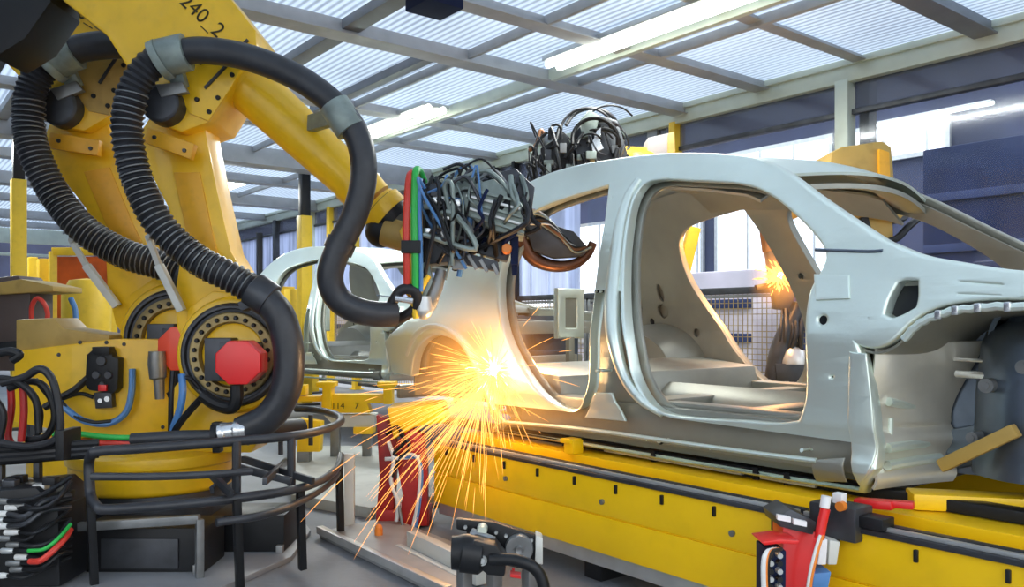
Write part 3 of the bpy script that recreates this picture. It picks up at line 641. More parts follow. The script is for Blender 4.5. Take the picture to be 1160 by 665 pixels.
    for k in range(7):
        m = MB(); m.tube(G.path([(592+3*k, 236+6*k % 20, -.05), (612+4*k, 240+5*k, -.08), (634+3*k, 262+4*k, -.06), (640+5*k, 280, -.04)]), (1.2+.4*(k % 3))*v, 7, n=6); m.build('arm_cable', (LGR, GUN, BLK, LGR, DGR, COP, GUN)[k], g0)
    return g0
gun = build_gun()

# robot working behind the car: only its upper body and tangled gun show above the roof and through the windows
def back_robot(dep, ref, label, parts_fn):
    F_ = Frame(dep); p = F_.P(ref, 402, .1); base = V((p.x, p.y, 0))
    r = thing('welding_robot', label, 'robot', base, math.pi/2-A, 'yellow welding robots')
    b = MB(); b.lathe(base, UP, [(0, 0), (.45, 0), (.45, .05), (.36, .1), (.36, .3), (0, .3)], 32); b.build('base', DGR, r)
    b = MB(); b.lathe(base, UP, [(0, .3), (.38, .3), (.38, .5), (.3, .55), (.3, .9), (.24, .98), (0, .98)], 32); b.build('rotating_column', YEL, r, bevel=.01)
    parts_fn(F_, r, base); return r
def rb3(F_, r, base):
    u = F_.u
    m = MB(); F_.prism(m, [(724, 340), (726, 290), (734, 274), (752, 262), (764, 275), (772, 340)], -.12, .16); la = m.build('link_arm', YEL, r, bevel=.015)
    for c_ in ((746, 286), (747, 306)):
        m = MB(); F_.disc(m, c_, [(0, -.15), (5, -.15), (6, -.13), (6, -.1)], True, 18); m.build('bolt_cover', DGR, la)
    m = MB(); m.bar(F_.P(768, 335, 0), F_.P(786, 258, 0), 13*u, .12, FW); m.build('counterbalance', YPO, r, bevel=.01)
    m = MB(); F_.prism(m, [(726, 290), (730, 230), (738, 180), (758, 176), (764, 230), (760, 290)], -.06, .12); m.build('upper_link', YEL2, r, bevel=.012)
    m = MB(); F_.prism(m, [(732, 186), (734, 156), (760, 150), (764, 186)], -.08, .12); m.build('rocker_casing', mat('mauve_grey_paint', (.30, .27, .27), .5), r, bevel=.01)
    m = MB(); F_.prism(m, [(756, 186), (757, 151), (764, 149), (766, 186)], -.1, .1); m.build('yellow_flange', YEL2, r, bevel=.006)
    m = MB(); m.tube([F_.P(738, 180, 0), F_.P(706, 178, -.05), F_.P(690, 172, -.1)], [13*u, 12*u, 10*u], 18); m.build('forearm', YEL, r)
    m = MB(); m.ball(F_.P(722, 178, -.12), 7*u, 12, (1.2, 1.2, .8)); m.build('joint_cap', YPO, r)
    # tangled gun
    m = MB(); F_.prism(m, [(650, 150), (672, 128), (700, 136), (712, 176), (690, 200), (655, 198)], -.15, .1); g0 = m.build('welding_gun', DGR, r, bevel=.015)
    m = MB(); F_.prism(m, [(612, 168), (640, 150), (652, 172), (646, 204), (616, 208)], -.12, .06); m.build('gun_body', BLK, g0, bevel=.01)
    m = MB(); F_.prism(m, [(657, 136), (668, 124), (680, 132), (674, 152), (660, 156)], -.2, -.1); m.build('gun_casing', GUN, g0, bevel=.008)
    m = MB(); F_.prism(m, [(676, 148), (681, 144), (680, 160), (684, 168), (672, 174), (670, 164)], -.24, -.15); m.build('silver_link', ALU, g0, bevel=.004)
    rg = random.Random(5)
    for k in range(16):
        cx, cy = rg.uniform(664, 696), rg.uniform(148, 170); rr = rg.uniform(12, 32); a0 = rg.uniform(2.9, 3.6); a1 = a0+rg.uniform(2.2, 3.6); d0 = rg.uniform(-.25, .1)
        m = MB(); m.tube(F_.path([(cx+rr*math.cos(a0+(a1-a0)*i/7), cy+rr*.95*math.sin(a0+(a1-a0)*i/7), d0+.03*math.sin(i)) for i in range(8)]), rg.choice((1.1, 1.6, 2.2))*u, 8, n=4); m.build('hose_hoop', (BLK, RUB, BLK)[k % 3], g0)
    for k in range(60):
        x0, y0 = rg.uniform(604, 706), rg.uniform(150, 195); x1, y1 = x0+rg.uniform(-26, 26), y0+rg.uniform(10, 40); d0 = rg.uniform(-.25, .05)
        m = MB(); m.tube(F_.path([(x0, y0, d0), (x0+rg.uniform(-12, 12), y0-rg.uniform(4, 18), d0), ((x0+x1)/2, (y0+y1)/2, d0-.03), (x1, y1, d0)]), rg.choice((1, 1.5, 2.2))*u, 7, n=5); m.build('gun_cable', rg.choice((BLK, RUB, BLK, RUB, BLK, DGR, RUB, BLK, COP)), g0)
    m = MB(); m.tube(F_.path([(606, 205, -.1), (603, 180, -.1), (610, 160, -.1), (620, 150, -.1)]), 1.8*u, 8, n=6); m.build('hose_hoop', BLK, g0)
    m = MB(); m.tube(F_.path([(625, 150+8*math.sin(2*math.pi*i/8)-2, -.12) if 0 else (630+6*math.cos(2*math.pi*i/8), 146+5*math.sin(2*math.pi*i/8), -.12) for i in range(8)]), 1.6*u, 8, closed=True); m.build('lifting_eye', BLK, g0)
    for k in range(10):
        m = MB(); m.box(F_.P(rg.uniform(612, 705), rg.uniform(160, 200), rg.uniform(-.28, -.15)), (.03+.05*rg.random(), .04, .03+.05*rg.random()), ax=(RT, FW, UP)); m.build('fitting_block', rg.choice((GUN, MGR, DGR, TAN, LGR)), g0, bevel=.004)
back_robot(6.1, 752, 'yellow robot behind the car whose tangled dark welding gun rises over the roof', rb3)
def rb4(F_, r, base):
    u = F_.u
    m = MB(); F_.prism(m, [(958, 350), (960, 240), (1000, 234), (1012, 250), (1016, 350)], -.08, .22); m.build('link_arm', YEL2, r, bevel=.02)
    m = MB(); F_.prism(m, [(975, 246), (984, 246), (988, 262), (984, 272), (976, 270)], -.11, -.06); m.build('black_cover', BLK, r, bevel=.004)
    m = MB(); F_.prism(m, [(938, 196), (942, 172), (954, 166), (1000, 159), (1011, 166), (1014, 206), (1024, 214), (1032, 236), (1020, 250), (990, 246), (944, 232)], -.16, .2); rc = m.build('rocker_casing', YEL2, r, bevel=.025)
    m = MB(); F_.prism(m, [(996, 168), (1008, 172), (1010, 226), (996, 214)], -.19, -.14); m.build('end_cover', OCH, rc, bevel=.01)
    m = MB(); F_.disc(m, (1022, 240), [(0, -.15), (9, -.15), (11, -.12), (11, .05)]); m.build('elbow_motor', DGR, r)
    m = MB(); m.tube(F_.path([(1000, 275, -.1), (1016, 270, -.12), (1030, 256, -.1), (1050, 240, 0)]), 4*u, 10, n=5); m.build('arm_cable', BLK, r)
    m = MB(); m.tube([F_.P(950, 205, 0), F_.P(905, 228, -.1), F_.P(872, 246, -.18)], [20*u, 16*u, 13*u], 20); m.build('forearm', YEL2, r)
    m = MB(); m.ball(F_.P(868, 250, -.2), 12*u, 16); m.tube([F_.P(868, 250, -.2), F_.P(874, 285, -.2)], [9*u, 10*u], 14); m.build('wrist', COP, r)
    m = MB(); F_.prism(m, [(870, 285), (884, 282), (900, 330), (898, 352), (880, 350)], -.26, -.16); g0 = m.build('welding_gun', DGR, r, bevel=.008)
    m = MB(); m.bar(F_.P(856, 326, -.3), F_.P(922, 314, -.3), 6*u, .05, FW); m.build('cross_arm', BLK, g0, bevel=.004)
    m = MB(); m.tube(F_.path([(905, 345, -.24), (893, 372, -.24), (880, 402, -.24), (872, 448, -.24)]), [9*u, 10*u, 9*u, 8*u], 14, n=5); m.build('lower_gun_arm', DGR, g0)
    m = MB(); m.lathe(F_.P(897, 412, -.22), UP, [(0, 0), (17*u, 0), (17*u, 4*u), (14*u, 14*u), (8*u, 20*u), (0, 21*u)], 24); m.build('silver_dome', LGR, g0)
    m = MB(); F_.prism(m, [(878, 412), (912, 412), (910, 432), (880, 432)], -.3, -.14); m.build('clamp_body', DGR, g0, bevel=.006)
    rg = random.Random(3)
    for k in range(9): m = MB(); a_ = 872+5*k; m.tube(F_.path([(a_, 430, -.28), (a_+rg.uniform(-5, 5), 445, -.3), (a_+rg.uniform(-4, 4), 460, -.26)]), 1.7*u, 7, n=4); m.build('gun_cable', rg.choice((BLK, LGR, DGR)), g0)
    for k in range(7): m = MB(); a_ = 886+4*k; m.tube(F_.path([(a_, 350, -.25), (a_+rg.uniform(-6, 8), 375, -.3), (a_-3, 400, -.26), (a_-6, 425, -.27)]), rg.choice((1.2, 2, 3))*u, 7, n=5); m.build('gun_cable', rg.choice((BLK, DGR, COP)), g0)
back_robot(5.75, 990, 'dull yellow robot rising behind the windscreen pillar, its gun welding at the far doorway', rb4)

# ------------------------------------------------------------------ car body
YS = 2.45; WID = 1.75
def inset(z):
    t = 0.
    if z > .98: t += .29*((z-.98)/.67)**1.35
    if z < .60: t += .05*((.60-z)/.08)**2
    if .60 < z < .72: t += .018*math.sin((z-.60)/.12*math.pi)
    return t
def T(px, py):
    # photo point -> (x, z) on the curved side of the body
    y = YS
    for _ in range(6):
        p = atY(px, py, y); y = YS+inset(p.z)
    return (p.x, p.z)
def tl(pts, n=5, ang=48): return smooth_loop([T(*p) for p in pts], n, ang)
outline_px = [(560, 488), (566, 480), (556, 470), (549, 447), (538, 416), (528, 398), (515, 384), (500, 378), (488, 379), (477, 386), (468, 401), (464, 424), (444, 420), (436, 388), (450, 373), (478, 352), (497, 316), (508, 303), (535, 262), (566, 229), (600, 207), (640, 192), (700, 181), (755, 176), (800, 176), (845, 180), (882, 194), (930, 229), (992, 271), (1010, 280), (1040, 292), (1075, 299), (1160, 311)]
front_px = [(1160, 336), (1100, 338), (1062, 345), (1035, 359), (1008, 384), (986, 391), (965, 384), (971, 400), (978, 430), (985, 470), (987, 530), (973, 556), (860, 538), (760, 521), (660, 504)]
outer = [T(*p) for p in outline_px]+[(-.62, 1.165), (-.26, 1.13), (-.24, 1.06), (-.62, 1.09)]+[T(*p) for p in front_px]
outer = smooth_loop(outer, 5, 40)
rear_px = [(606, 238), (640, 223), (691, 207), (686, 250), (677, 310), (671, 360), (668, 420), (664, 446), (655, 465), (638, 465), (618, 454), (598, 433), (580, 404), (567, 372), (562, 335), (566, 300), (584, 260)]
front_door_px = [(738, 203), (790, 203), (838, 206), (872, 217), (905, 243), (930, 270), (938, 288), (933, 306), (922, 325), (916, 350), (915, 400), (915, 450), (907, 480), (880, 483), (840, 480), (790, 477), (752, 471), (730, 455), (715, 425), (707, 385), (703, 330), (706, 270), (716, 224)]
rear_door = tl(rear_px, 5, 60); front_door = tl(front_door_px, 5, 60)
def shrink(lp, dx, dz):
    cx = sum(p[0] for p in lp)/len(lp); cz = sum(p[1] for p in lp)/len(lp)
    hx = max(abs(p[0]-cx) for p in lp); hz = max(abs(p[1]-cz) for p in lp)
    return [(cx+(p[0]-cx)*(1-dx/hx), cz+(p[1]-cz)*(1-dz/hz)) for p in lp]
def hole(px, py, r, ry=None): c = T(px, py); return circ(c, r, 12, ry)
vent = tl([(997, 358), (1003, 338), (1014, 318), (1024, 314), (1043, 314), (1043, 336), (1040, 350), (1022, 360), (1008, 364)], 4)
holes = [hole(931, 363, .026), hole(942, 427, .014), hole(965, 407, .007, .014), hole(964, 430, .007, .018), hole(939, 318, .006), hole(947, 318, .006), hole(693, 224, .010, .014), hole(684, 267, .010, .014), hole(674, 330, .006), hole(680, 330, .006), hole(675, 420, .005), hole(681, 420, .005), hole(673, 459, .007, .01), hole(683, 450, .007, .01), hole(746, 500, .012, .008), hole(732, 498, .006), hole(908, 510, .007), hole(804, 508, .006), hole(983, 361, .006), hole(690, 282, .006)]
slots = [tl([(1084, 316), (1134, 319), (1140, 322), (1134, 326), (1084, 322)], 2), tl([(1082, 330), (1136, 332), (1136, 337), (1082, 336)], 2)]
sec = [hole(866, 335, .001)]
def side_map(sgn, off=0.):
    def f(u, v, w):
        d = inset(v)+w+off
        return V((u, YS+d if sgn > 0 else YS+WID-d, v))
    return f
CAR = thing('car_body', 'large bare silver-green car body on the yellow transfer beam, being welded', 'car body', (-2.3, YS+WID/2, .5), 0, 'bare car bodies on the line')
def cpart(m, name, mt=BODY, parent=None, **k): return m.build(name, mt, parent or CAR, **k)
side_parts = {}
for sg, nm in ((1, 'near'), (-1, 'far')):
    m = panel2d([outer, rear_door, front_door, vent]+slots+holes, .06, .011, side_map(sg), .05, .16)
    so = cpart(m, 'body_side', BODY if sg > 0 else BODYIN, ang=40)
    lab(so, 'near body side with both door openings' if sg > 0 else 'far body side seen through the door openings')
    # inner reinforcement with a flange round each opening
    inner_out = shrink(outer, .05, .035)
    inner_holes = [] if sg > 0 else [hole(520, 350, .05), hole(545, 380, .03), hole(500, 345, .02), hole(690, 300, .02), hole(530, 325, .03, .06)]
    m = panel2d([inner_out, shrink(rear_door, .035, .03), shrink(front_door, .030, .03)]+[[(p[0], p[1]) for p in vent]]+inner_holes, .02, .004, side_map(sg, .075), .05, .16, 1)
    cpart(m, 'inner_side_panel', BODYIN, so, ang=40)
    def S(px, py, off=0., sg=sg):
        x, z = T(px, py); d = inset(z)+off; return V((x, YS+d if sg > 0 else YS+WID-d, z))
    if sg > 0:
        for px_, py_, r_ in ((931, 363, .026), (942, 427, .014), (965, 407, .010), (964, 430, .014), (693, 224, .013), (684, 267, .013), (673, 459, .009), (683, 450, .009), (746, 500, .012), (674, 330, .006), (680, 330, .006)):
            q_ = S(px_, py_, .010); m = MB(); m.cyl(q_, q_+V((0, .006, 0)), r_*1.15, 14); cpart(m, 'hole_shade_disc', BLK, so)  # black discs paint the darkness inside the open holes
    # pillar bead, hinge pillar boxes, sill rail
    m = MB(); m.tube([S(724, 204, .0), S(713, 222, .0), S(703, 255, .004), S(697, 300, .004), S(693, 345, .004), S(695, 385, .004), S(706, 425, .004), S(724, 452, .006), S(748, 470, .012)], [.018, .024, .03, .034, .036, .032, .024, .02, .012], 12, n=6); cpart(m, 'pillar_bead', BODY, so)
    m = panel2d([smooth_loop([T(664, 472), T(675, 446), T(693, 446), T(708, 476)], 3)], .012, .004, side_map(sg, -.004), .03, .06); cpart(m, 'pillar_foot_plate', BODY, so)
    m = panel2d([smooth_loop([T(924, 312), T(961, 313), T(962, 337), T(926, 339)], 3)], .012, .004, side_map(sg, -.007), .03, .06); cpart(m, 'hinge_plate', BODY, so)
    m = panel2d([smooth_loop([T(964, 400), T(981, 402), T(988, 470), T(988, 525), T(974, 548), T(966, 500)], 3)], .010, .004, side_map(sg, -.006), .03, .06); cpart(m, 'hinge_strip', BODY, so)
    m = panel2d([smooth_loop([T(922, 522), T(956, 520), T(958, 545), T(926, 544)], 3)], .010, .004, side_map(sg, -.006), .03, .06); cpart(m, 'jack_plate', BODYIN, so)
    m = MB(); m.tube([S(572, 478, .0), S(660, 486, .0), S(760, 500, .0), S(860, 514, .0), S(925, 522, .0)], .009, 8, n=4); cpart(m, 'sill_crease', BODY, so)
    m = MB(); m.tube([S(924, 283, -.0), S(950, 284, 0), S(984, 285, 0), S(1000, 284, .0)], .006, 8, n=3); cpart(m, 'pillar_joint', BODYDK, so)
    m = MB(); m.tube([S(560, 465, .0), S(545, 425, -.004), S(530, 395, -.008), S(515, 378, -.01), S(500, 370, -.01), S(484, 371, -.01), S(470, 382, -.008), S(461, 402, -.004)], .016, 10, n=5); cpart(m, 'arch_lip', BODY, so)
    # deep sill box and seat cross rails
    y0 = YS+.07 if sg > 0 else YS+WID-.07; y1 = YS+.19 if sg > 0 else YS+WID-.19
    m = MB(); m.span(-3.15, -1.42, y0, y1, .56, .715); m.span(-2.25, -1.55, y0+.02*sg, y0+.10*sg, .71, .735); cpart(m, 'sill_box', BODYIN, so, bevel=.012)
    # rear wheel house: half barrel with a side wall
    cx, cz = T(508, 440); R_ = .40
    def wh(a, b, cx=cx, cz=cz, sg=sg):
        t = math.pi*(-.06+1.12*a); y = (YS+.05+.30*b) if sg > 0 else (YS+WID-.05-.30*b); q = R_*(1-.18*b*b)
        return (cx+q*math.cos(t)*1.02, y, cz+q*math.sin(t)*.86)
    m = MB(); m.grid(wh, 22, 6, .008); yy = YS+.35 if sg > 0 else YS+WID-.35
    m.prism([wh(i/22, 1) for i in range(23)], [V(wh(i/22, 1))+V((0, .01*sg, 0)) for i in range(23)]); cpart(m, 'rear_wheel_house', BODYIN, so, ang=50)
    if sg < 0:
        for px_, py_, r_, q_ in ((741, 336, .04, 1.6), (740, 362, .034, 1.1), (763, 352, .022, 2.2), (779, 361, .018, 2.), (709, 335, .012, 1), (710, 342, .012, 1), (712, 368, .018, 1), (724, 330, .012, 1), (752, 334, .014, 1)):
            p_ = atY(px_, py_, YS+WID-.10); m = MB(); m.ball(p_, r_, 16, (.8, .5, q_)); cpart(m, 'access_hole_shade', BLK, so)  # black blobs on the panel stand for the shade in its access holes
    else:
        m = panel2d([shrink(vent, -.012, -.012)], .008, .002, side_map(1, .05), .05, .06); cpart(m, 'vent_shade', BLK, so)  # black sheet puts the dark interior of the vent into colour
# roof skin, bows, headers
tops = sorted([(T(*p)[0], T(*p)[1]) for p in outline_px if p[1] < 232 and p[0] > 560])
def ztop(x):
    for (a, za), (b, zb) in zip(tops, tops[1:]):
        if a <= x <= b: return za+(zb-za)*(x-a)/(b-a)
    return tops[0][1] if x < tops[0][0] else tops[-1][1]
XF, XR = -1.86, -3.02
def roof(a, b, drop=0., x0=XR, x1=XF):
    s = math.sin(math.pi*b); x = x0-.08*s*(1-a)+(x1+.10*s-x0+.08*s*(1-a))*a
    xx = x0+(x1-x0)*a; z = ztop(xx); i = inset(z)+.02
    y = YS+i+(WID-2*i)*b
    return V((x, y, z+.045*s-.012-drop))
m = MB(); m.grid(lambda a, b: roof(a, b), 18, 20, .012); cpart(m, 'roof_panel', BODY, ang=60)
m = MB(); m.grid(lambda a, b: roof(.86+.14*a, b, .045+.02*math.sin(math.pi*a)), 4, 20, .02); cpart(m, 'front_header', BODYIN, bevel=0, ang=50)
m = MB(); m.grid(lambda a, b: roof(-.02+.16*a, b, .045+.02*math.sin(math.pi*a)), 4, 20, .02); cpart(m, 'rear_header', BODYIN, ang=50)
for q in (.36, .62): m = MB(); m.grid(lambda a, b: roof(q+.06*a, b, .03+.02*math.sin(math.pi*a)), 4, 20, .012); cpart(m, 'roof_bow', BODYIN, ang=50)
for sg in (1, -1):
    def rail(a, b, sg=sg):
        x = -3.02+(1.06)*a; z = ztop(x)-.05-.10*b; d = inset(z)+.10+.13*(1-b); return (x, YS+d if sg > 0 else YS+WID-d, z)
    m = MB(); m.grid(rail, 14, 4, .012); cpart(m, 'cant_rail', BODYIN, ang=50)
# floor, tunnel, cross members, bulkheads
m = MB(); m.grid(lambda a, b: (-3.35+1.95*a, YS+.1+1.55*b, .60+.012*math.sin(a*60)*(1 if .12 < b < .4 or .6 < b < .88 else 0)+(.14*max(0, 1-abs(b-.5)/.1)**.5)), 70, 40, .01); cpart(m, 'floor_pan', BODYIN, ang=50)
for x in (-2.05, -2.62): m = MB(); m.span(x-.06, x+.06, YS+.12, YS+WID-.12, .60, .70); cpart(m, 'seat_cross_member', BODYIN, bevel=.015)
m = MB(); m.prism([(-2.95, YS+.12, .60), (-2.88, YS+.12, .60), (-2.93, YS+.12, .80), (-3.35, YS+.12, .84), (-3.35, YS+.12, .78)], [(-2.95, YS+WID-.12, .60), (-2.88, YS+WID-.12, .60), (-2.93, YS+WID-.12, .80), (-3.35, YS+WID-.12, .84), (-3.35, YS+WID-.12, .78)]); cpart(m, 'heel_board', BODYIN, bevel=.015)
m = panel2d([smooth_loop([(0, 0), (.22, 0), (.22, .32), (0, .32)], 3), smooth_loop([(.05, .05), (.17, .05), (.17, .27), (.05, .27)], 3)], .05, .01, lambda u, v, w: (-4.26+w, YS+1.25+u, .95+v), 0, 0); tb = cpart(m, 'tail_lamp_frame', BODY)
m = MB(); m.span(-4.24, -4.22, YS+1.29, YS+1.43, .99, 1.23); m.span(-4.24, -4.20, YS+1.33, YS+1.38, .66, .95); cpart(m, 'tail_lamp_bracket', BODYIN, tb, bevel=.006)
m = MB(); m.span(-4.28, -3.5, YS+.35, YS+WID-.35, .62, .66); m.span(-4.32, -4.28, YS+.06, YS+WID-.06, .60, .68); cpart(m, 'boot_floor', BODYIN, bevel=.01)
# front bulkhead, cowl and dash beam
m = MB(); m.grid(lambda a, b: (-1.42+.16*a**3*0-.02*math.sin(a*9), YS+.1+1.55*b, .58+.6*a), 14, 18, .012); cpart(m, 'front_bulkhead', BODYIN, ang=50)
m = MB(); m.prism([(-1.46, YS+.10, 1.13), (-1.46, YS+.10, 1.2), (-1.30, YS+.10, 1.245), (-1.08, YS+.10, 1.205), (-1.06, YS+.10, 1.14)], [(-1.46, YS+WID-.1, 1.13), (-1.46, YS+WID-.1, 1.2), (-1.30, YS+WID-.1, 1.245), (-1.08, YS+WID-.1, 1.205), (-1.06, YS+WID-.1, 1.14)]); cpart(m, 'cowl', BODYIN, bevel=.012)
# front end: toe panel behind the wheel, apron wall, strut tower, rails, arch flange
for sg in (1, -1):
    def yy(d, sg=sg): return YS+d if sg > 0 else YS+WID-d
    def toe(a, b):
        # a up, b inwards; curls forward at the top to follow the wheel
        z = .53+.46*a; x = -1.365+.05*b+.22*max(0, a-.45)**1.5*1.1*b**.6+.035*b*b
        rib = .012*math.sin(a*26)*(1 if a < .42 else 0)+.008*math.sin((a*.6+b*.5)*14)*(1 if a > .42 else 0)
        return (x+rib, yy(.05+.35*b), z)
    m = MB(); m.grid(toe, 40, 16, .01); tp = cpart(m, 'toe_panel', CREAM, ang=60)
    for z in (.60, .655): m = MB(); m.tube([(-1.335, yy(.09), z), (-1.322, yy(.2), z+.002), (-1.30, yy(.36), z+.004)], .016, 10, n=3); cpart(m, 'toe_bead', BODY, tp)
    m = MB(); m.tube([(-1.335, yy(.1), .80), (-1.32, yy(.25), .775), (-1.30, yy(.42), .755)], .014, 10, n=3); cpart(m, 'toe_bead', BODY, tp)
    for d in (.13, .23): m = MB(); m.tube([(-1.345, yy(d), .69), (-1.343, yy(d), .745)], .008, 8); cpart(m, 'toe_bead', BODY, tp)
    # wheel arch inner skin sweeping from the apron to the tower
    arch = [T(*p) for p in ((968, 388), (986, 394), (1010, 386), (1036, 361), (1064, 348), (1100, 341), (1160, 339))]+[(-.62, 1.085), (-.3, 1.05)]
    arch = [V((p[0], 0, p[1])) for p in arch]; arch = catmull(arch, 5)
    K = len(arch)-1
    m = MB(); m.grid(lambda a, b: (arch[int(a*K+.5)].x+.02*b, yy(.03+.42*b), arch[int(a*K+.5)].z-.012-.03*b), K, 10, .008); cpart(m, 'wheel_arch_skin', BODYIN, ang=60)
    m = MB(); m.tube([(arch[i].x+.015, yy(-.004), arch[i].z-.020-.004*(i % 2)) for i in range(12, K+1)], .012, 8); fl_ = cpart(m, 'arch_flange', BODY)
    for i in range(20, K, 3): m = MB(); m.box((arch[i].x+.015, yy(-.012), arch[i].z-.022), (.018, .012, .026)); cpart(m, 'weld_tab', ALU, fl_, bevel=.003)
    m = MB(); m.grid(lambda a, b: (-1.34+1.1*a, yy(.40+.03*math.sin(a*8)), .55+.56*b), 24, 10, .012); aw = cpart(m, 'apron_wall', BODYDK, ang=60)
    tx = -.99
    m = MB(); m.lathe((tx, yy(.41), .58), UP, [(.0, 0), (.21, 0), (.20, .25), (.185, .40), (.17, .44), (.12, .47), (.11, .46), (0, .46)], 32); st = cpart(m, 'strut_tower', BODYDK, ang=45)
    for dx, dz, rr in ((-.1, .26, .022), (.05, .2, .03), (-.14, .1, .018), (.0, .32, .02)): m = MB(); m.cyl((tx+dx, yy(.27), .6+dz), (tx+dx, yy(.20), .6+dz), rr, 16); m.cyl((tx+dx, yy(.20), .6+dz), (tx+dx, yy(.195), .6+dz), rr*.5, 12); cpart(m, 'boss', MGR, st)
    m = MB(); m.lathe((tx-.02, yy(.30), 1.0), (0, 1 if sg > 0 else -1, 0), [(.10, .0), (.115, .0), (.115, .1), (.10, .1)], 28); m.ball((tx-.02, yy(.36), 1.0), .10, 18, (1, .5, 1)); cpart(m, 'damper_cup', BODYDK, st)
    m = MB(); m.cyl((-1.25, yy(.33), .93), (-1.08, yy(.28), .93), .006, 10); m.cyl((-1.22, yy(.31), .885), (-1.08, yy(.27), .885), .013, 12); cpart(m, 'brake_pipe_stub', ALU)
    m = MB(); m.prism([(-1.4, yy(.38), .56), (-1.25, yy(.38), .57), (-.95, yy(.38), .66), (-.28, yy(.38), .68), (-.28, yy(.38), .80), (-1.0, yy(.38), .78), (-1.4, yy(.38), .66)], [(-1.4, yy(.50), .56), (-1.25, yy(.50), .57), (-.95, yy(.50), .66), (-.28, yy(.50), .68), (-.28, yy(.50), .80), (-1.0, yy(.50), .78), (-1.4, yy(.50), .66)]); rl = cpart(m, 'front_rail', BODYDK, bevel=.015)
    for x, z, w, h in ((-.82, .74, .10, .05), (-.60, .73, .12, .06)): m = MB(); m.box((x, yy(.375), z), (w, .02, h)); cpart(m, 'rail_plate', MGR, rl, bevel=.006)
m = MB(); m.span(-.30, -.22, YS+.25, YS+WID-.25, .95, 1.06); m.span(-.30, -.24, YS+.35, YS+WID-.35, .64, .76); cpart(m, 'front_panel', BODYIN, bevel=.01)
# second body farther down the line
CAR2 = copy_tree(CAR); CAR2.location = (-7.55, 4.34, .5); CAR2.rotation_euler.z = math.radians(10); CAR2['label'] = 'second bare car body farther down the line, its roof and window behind the black hoses'

# ------------------------------------------------------------------ transfer line under the car
r = thing('transfer_beam', 'long yellow transfer beam under the car sill, left of the red valve column', 'beam', (-2.6, 2.36, 0), 0, 'yellow transfer beams')
def beam(r, x0, x1):
    m = MB(); m.span(x0, x1, 2.30, 2.44, .14, .285); m.span(x0, x1, 2.306, 2.44, .285, .292); m.span(x0, x1, 2.30, 2.44, .292, .435); m.build('web', YBEAM, r, bevel=.005)
    m = MB(); m.span(x0, x1, 2.29, 2.33, .436, .452); m.span(x0, x1, 2.34, 2.37, .436, .462); m.build('guide_rail', DGR, r, bevel=.003)
    m = MB(); m.span(x0, x1, 2.306, 2.322, .452, .464); m.build('bright_rail', LGR, r, bevel=.002)
    m = MB(); m.span(x0, x1, 2.46, 2.62, .40, .475); m.build('upper_beam', YBEAM, r, bevel=.006)
    x = x0+.12
    while x < x1-.05:
        m = MB(); m.box((x, 2.296, .405), (.012, .012, .035)); m.build('slot_bolt', BLK, r, bevel=.003); x += .235
    x = x0+.6
    while x < x1-.1:
        m = MB(); m.cyl((x, 2.302, .345), (x, 2.290, .345), .011, 12); m.build('bolt', MGR, r); x += .62
    m = MB(); m.span(x0, x1, 2.33, 2.40, .075, .14); m.build('bottom_channel', LGR, r, bevel=.004)
    x = x0+.25
    while x < x1:
        m = MB(); m.span(x-.05, x+.05, 2.36, 2.56, 0, .40); m.build('foot', BLK, r, bevel=.005); x += .85
beam(r, -3.58, -1.50)
r2 = thing('transfer_beam', 'yellow transfer beam at the right edge, right of the red valve column', 'beam', (-.6, 2.36, 0), 0, 'yellow transfer beams'); beam(r2, -1.48, 1.0)
r3 = thing('transfer_beam', 'yellow transfer beam beyond the car, half hidden under its far sill', 'beam', (-2.0, 4.2, 0), 0, 'yellow transfer beams')
m = MB(); m.span(-4.4, 1.0, 4.1, 4.3, .12, .43); m.build('web', YBEAM, r3, bevel=.008); m = MB(); m.span(-4.4, 1, 4.1, 4.16, .431, .455); m.build('guide_rail', DGR, r3)
for x in (-3.8, -2.4, -1, .4): m = MB(); m.span(x-.06, x+.06, 4.13, 4.27, 0, .12); m.build('foot', BLK, r3)
sk = thing('skid', 'black steel skid carrying the car body above the yellow beam', 'skid', (-2.2, 3.3, .46))
for y in (2.62, 3.98): m = MB(); m.span(-4.2, -.3, y-.035, y+.035, .478, .515); m.build('runner', BLK, sk, bevel=.004)
for x in (-3.2, -1.46, -.4): m = MB(); m.span(x-.05, x+.05, 2.66, 3.95, .48, .51); m.build('cross_bar', BLK, sk, bevel=.004)
for x in (-1.72, -1.85, -2.35, -2.9): m = MB(); m.span(x-.012, x+.012, 2.575, 2.6, .43, .52); m.build('stop_bar', BLK, sk, bevel=.002)
for x0, x1 in ((-2.62, -1.9), (-1.82, -1.6)): m = MB(); m.span(x0, x1, 2.56, 2.58, .485, .497); m.build('bright_strip', LGR, sk, bevel=.002)
m = MB(); p = atY(640, 512, 2.42); m.span(p.x-.03, p.x+.03, 2.44, 2.5, .475, .535); m.span(p.x-.045, p.x+.02, 2.43, 2.5, .52, .54); tag(m.build('locating_stud', YBEAM, bevel=.003), 'small yellow locating stud standing on the beam below the sill', 'stud')
m = MB(); m.bar((-1.28, 2.57, .502), (-.50, 3.2, .50), .11, .05); o = m.build('lifting_arm', YBEAM, bevel=.008); tag(o, 'yellow lifting arm slanting under the front end of the car', 'arm')
m = MB(); m.bar(atY(1066, 528, 2.62), atY(1152, 487, 2.62), .035, .04); o = m.build('support_arm', YEL2, bevel=.006); tag(o, 'thin ochre support arm pointing up into the front wheel arch', 'arm')
m = MB(); m.bar((-1.36, 2.40, .50), (-1.25, 2.42, .507), .05, .026); m.bar((-1.26, 2.42, .51), (-1.2, 2.44, .512), .035, .022); o = m.build('clamp_jaw', RED, bevel=.006); tag(o, 'red clamp jaw under the front corner of the sill', 'clamp')
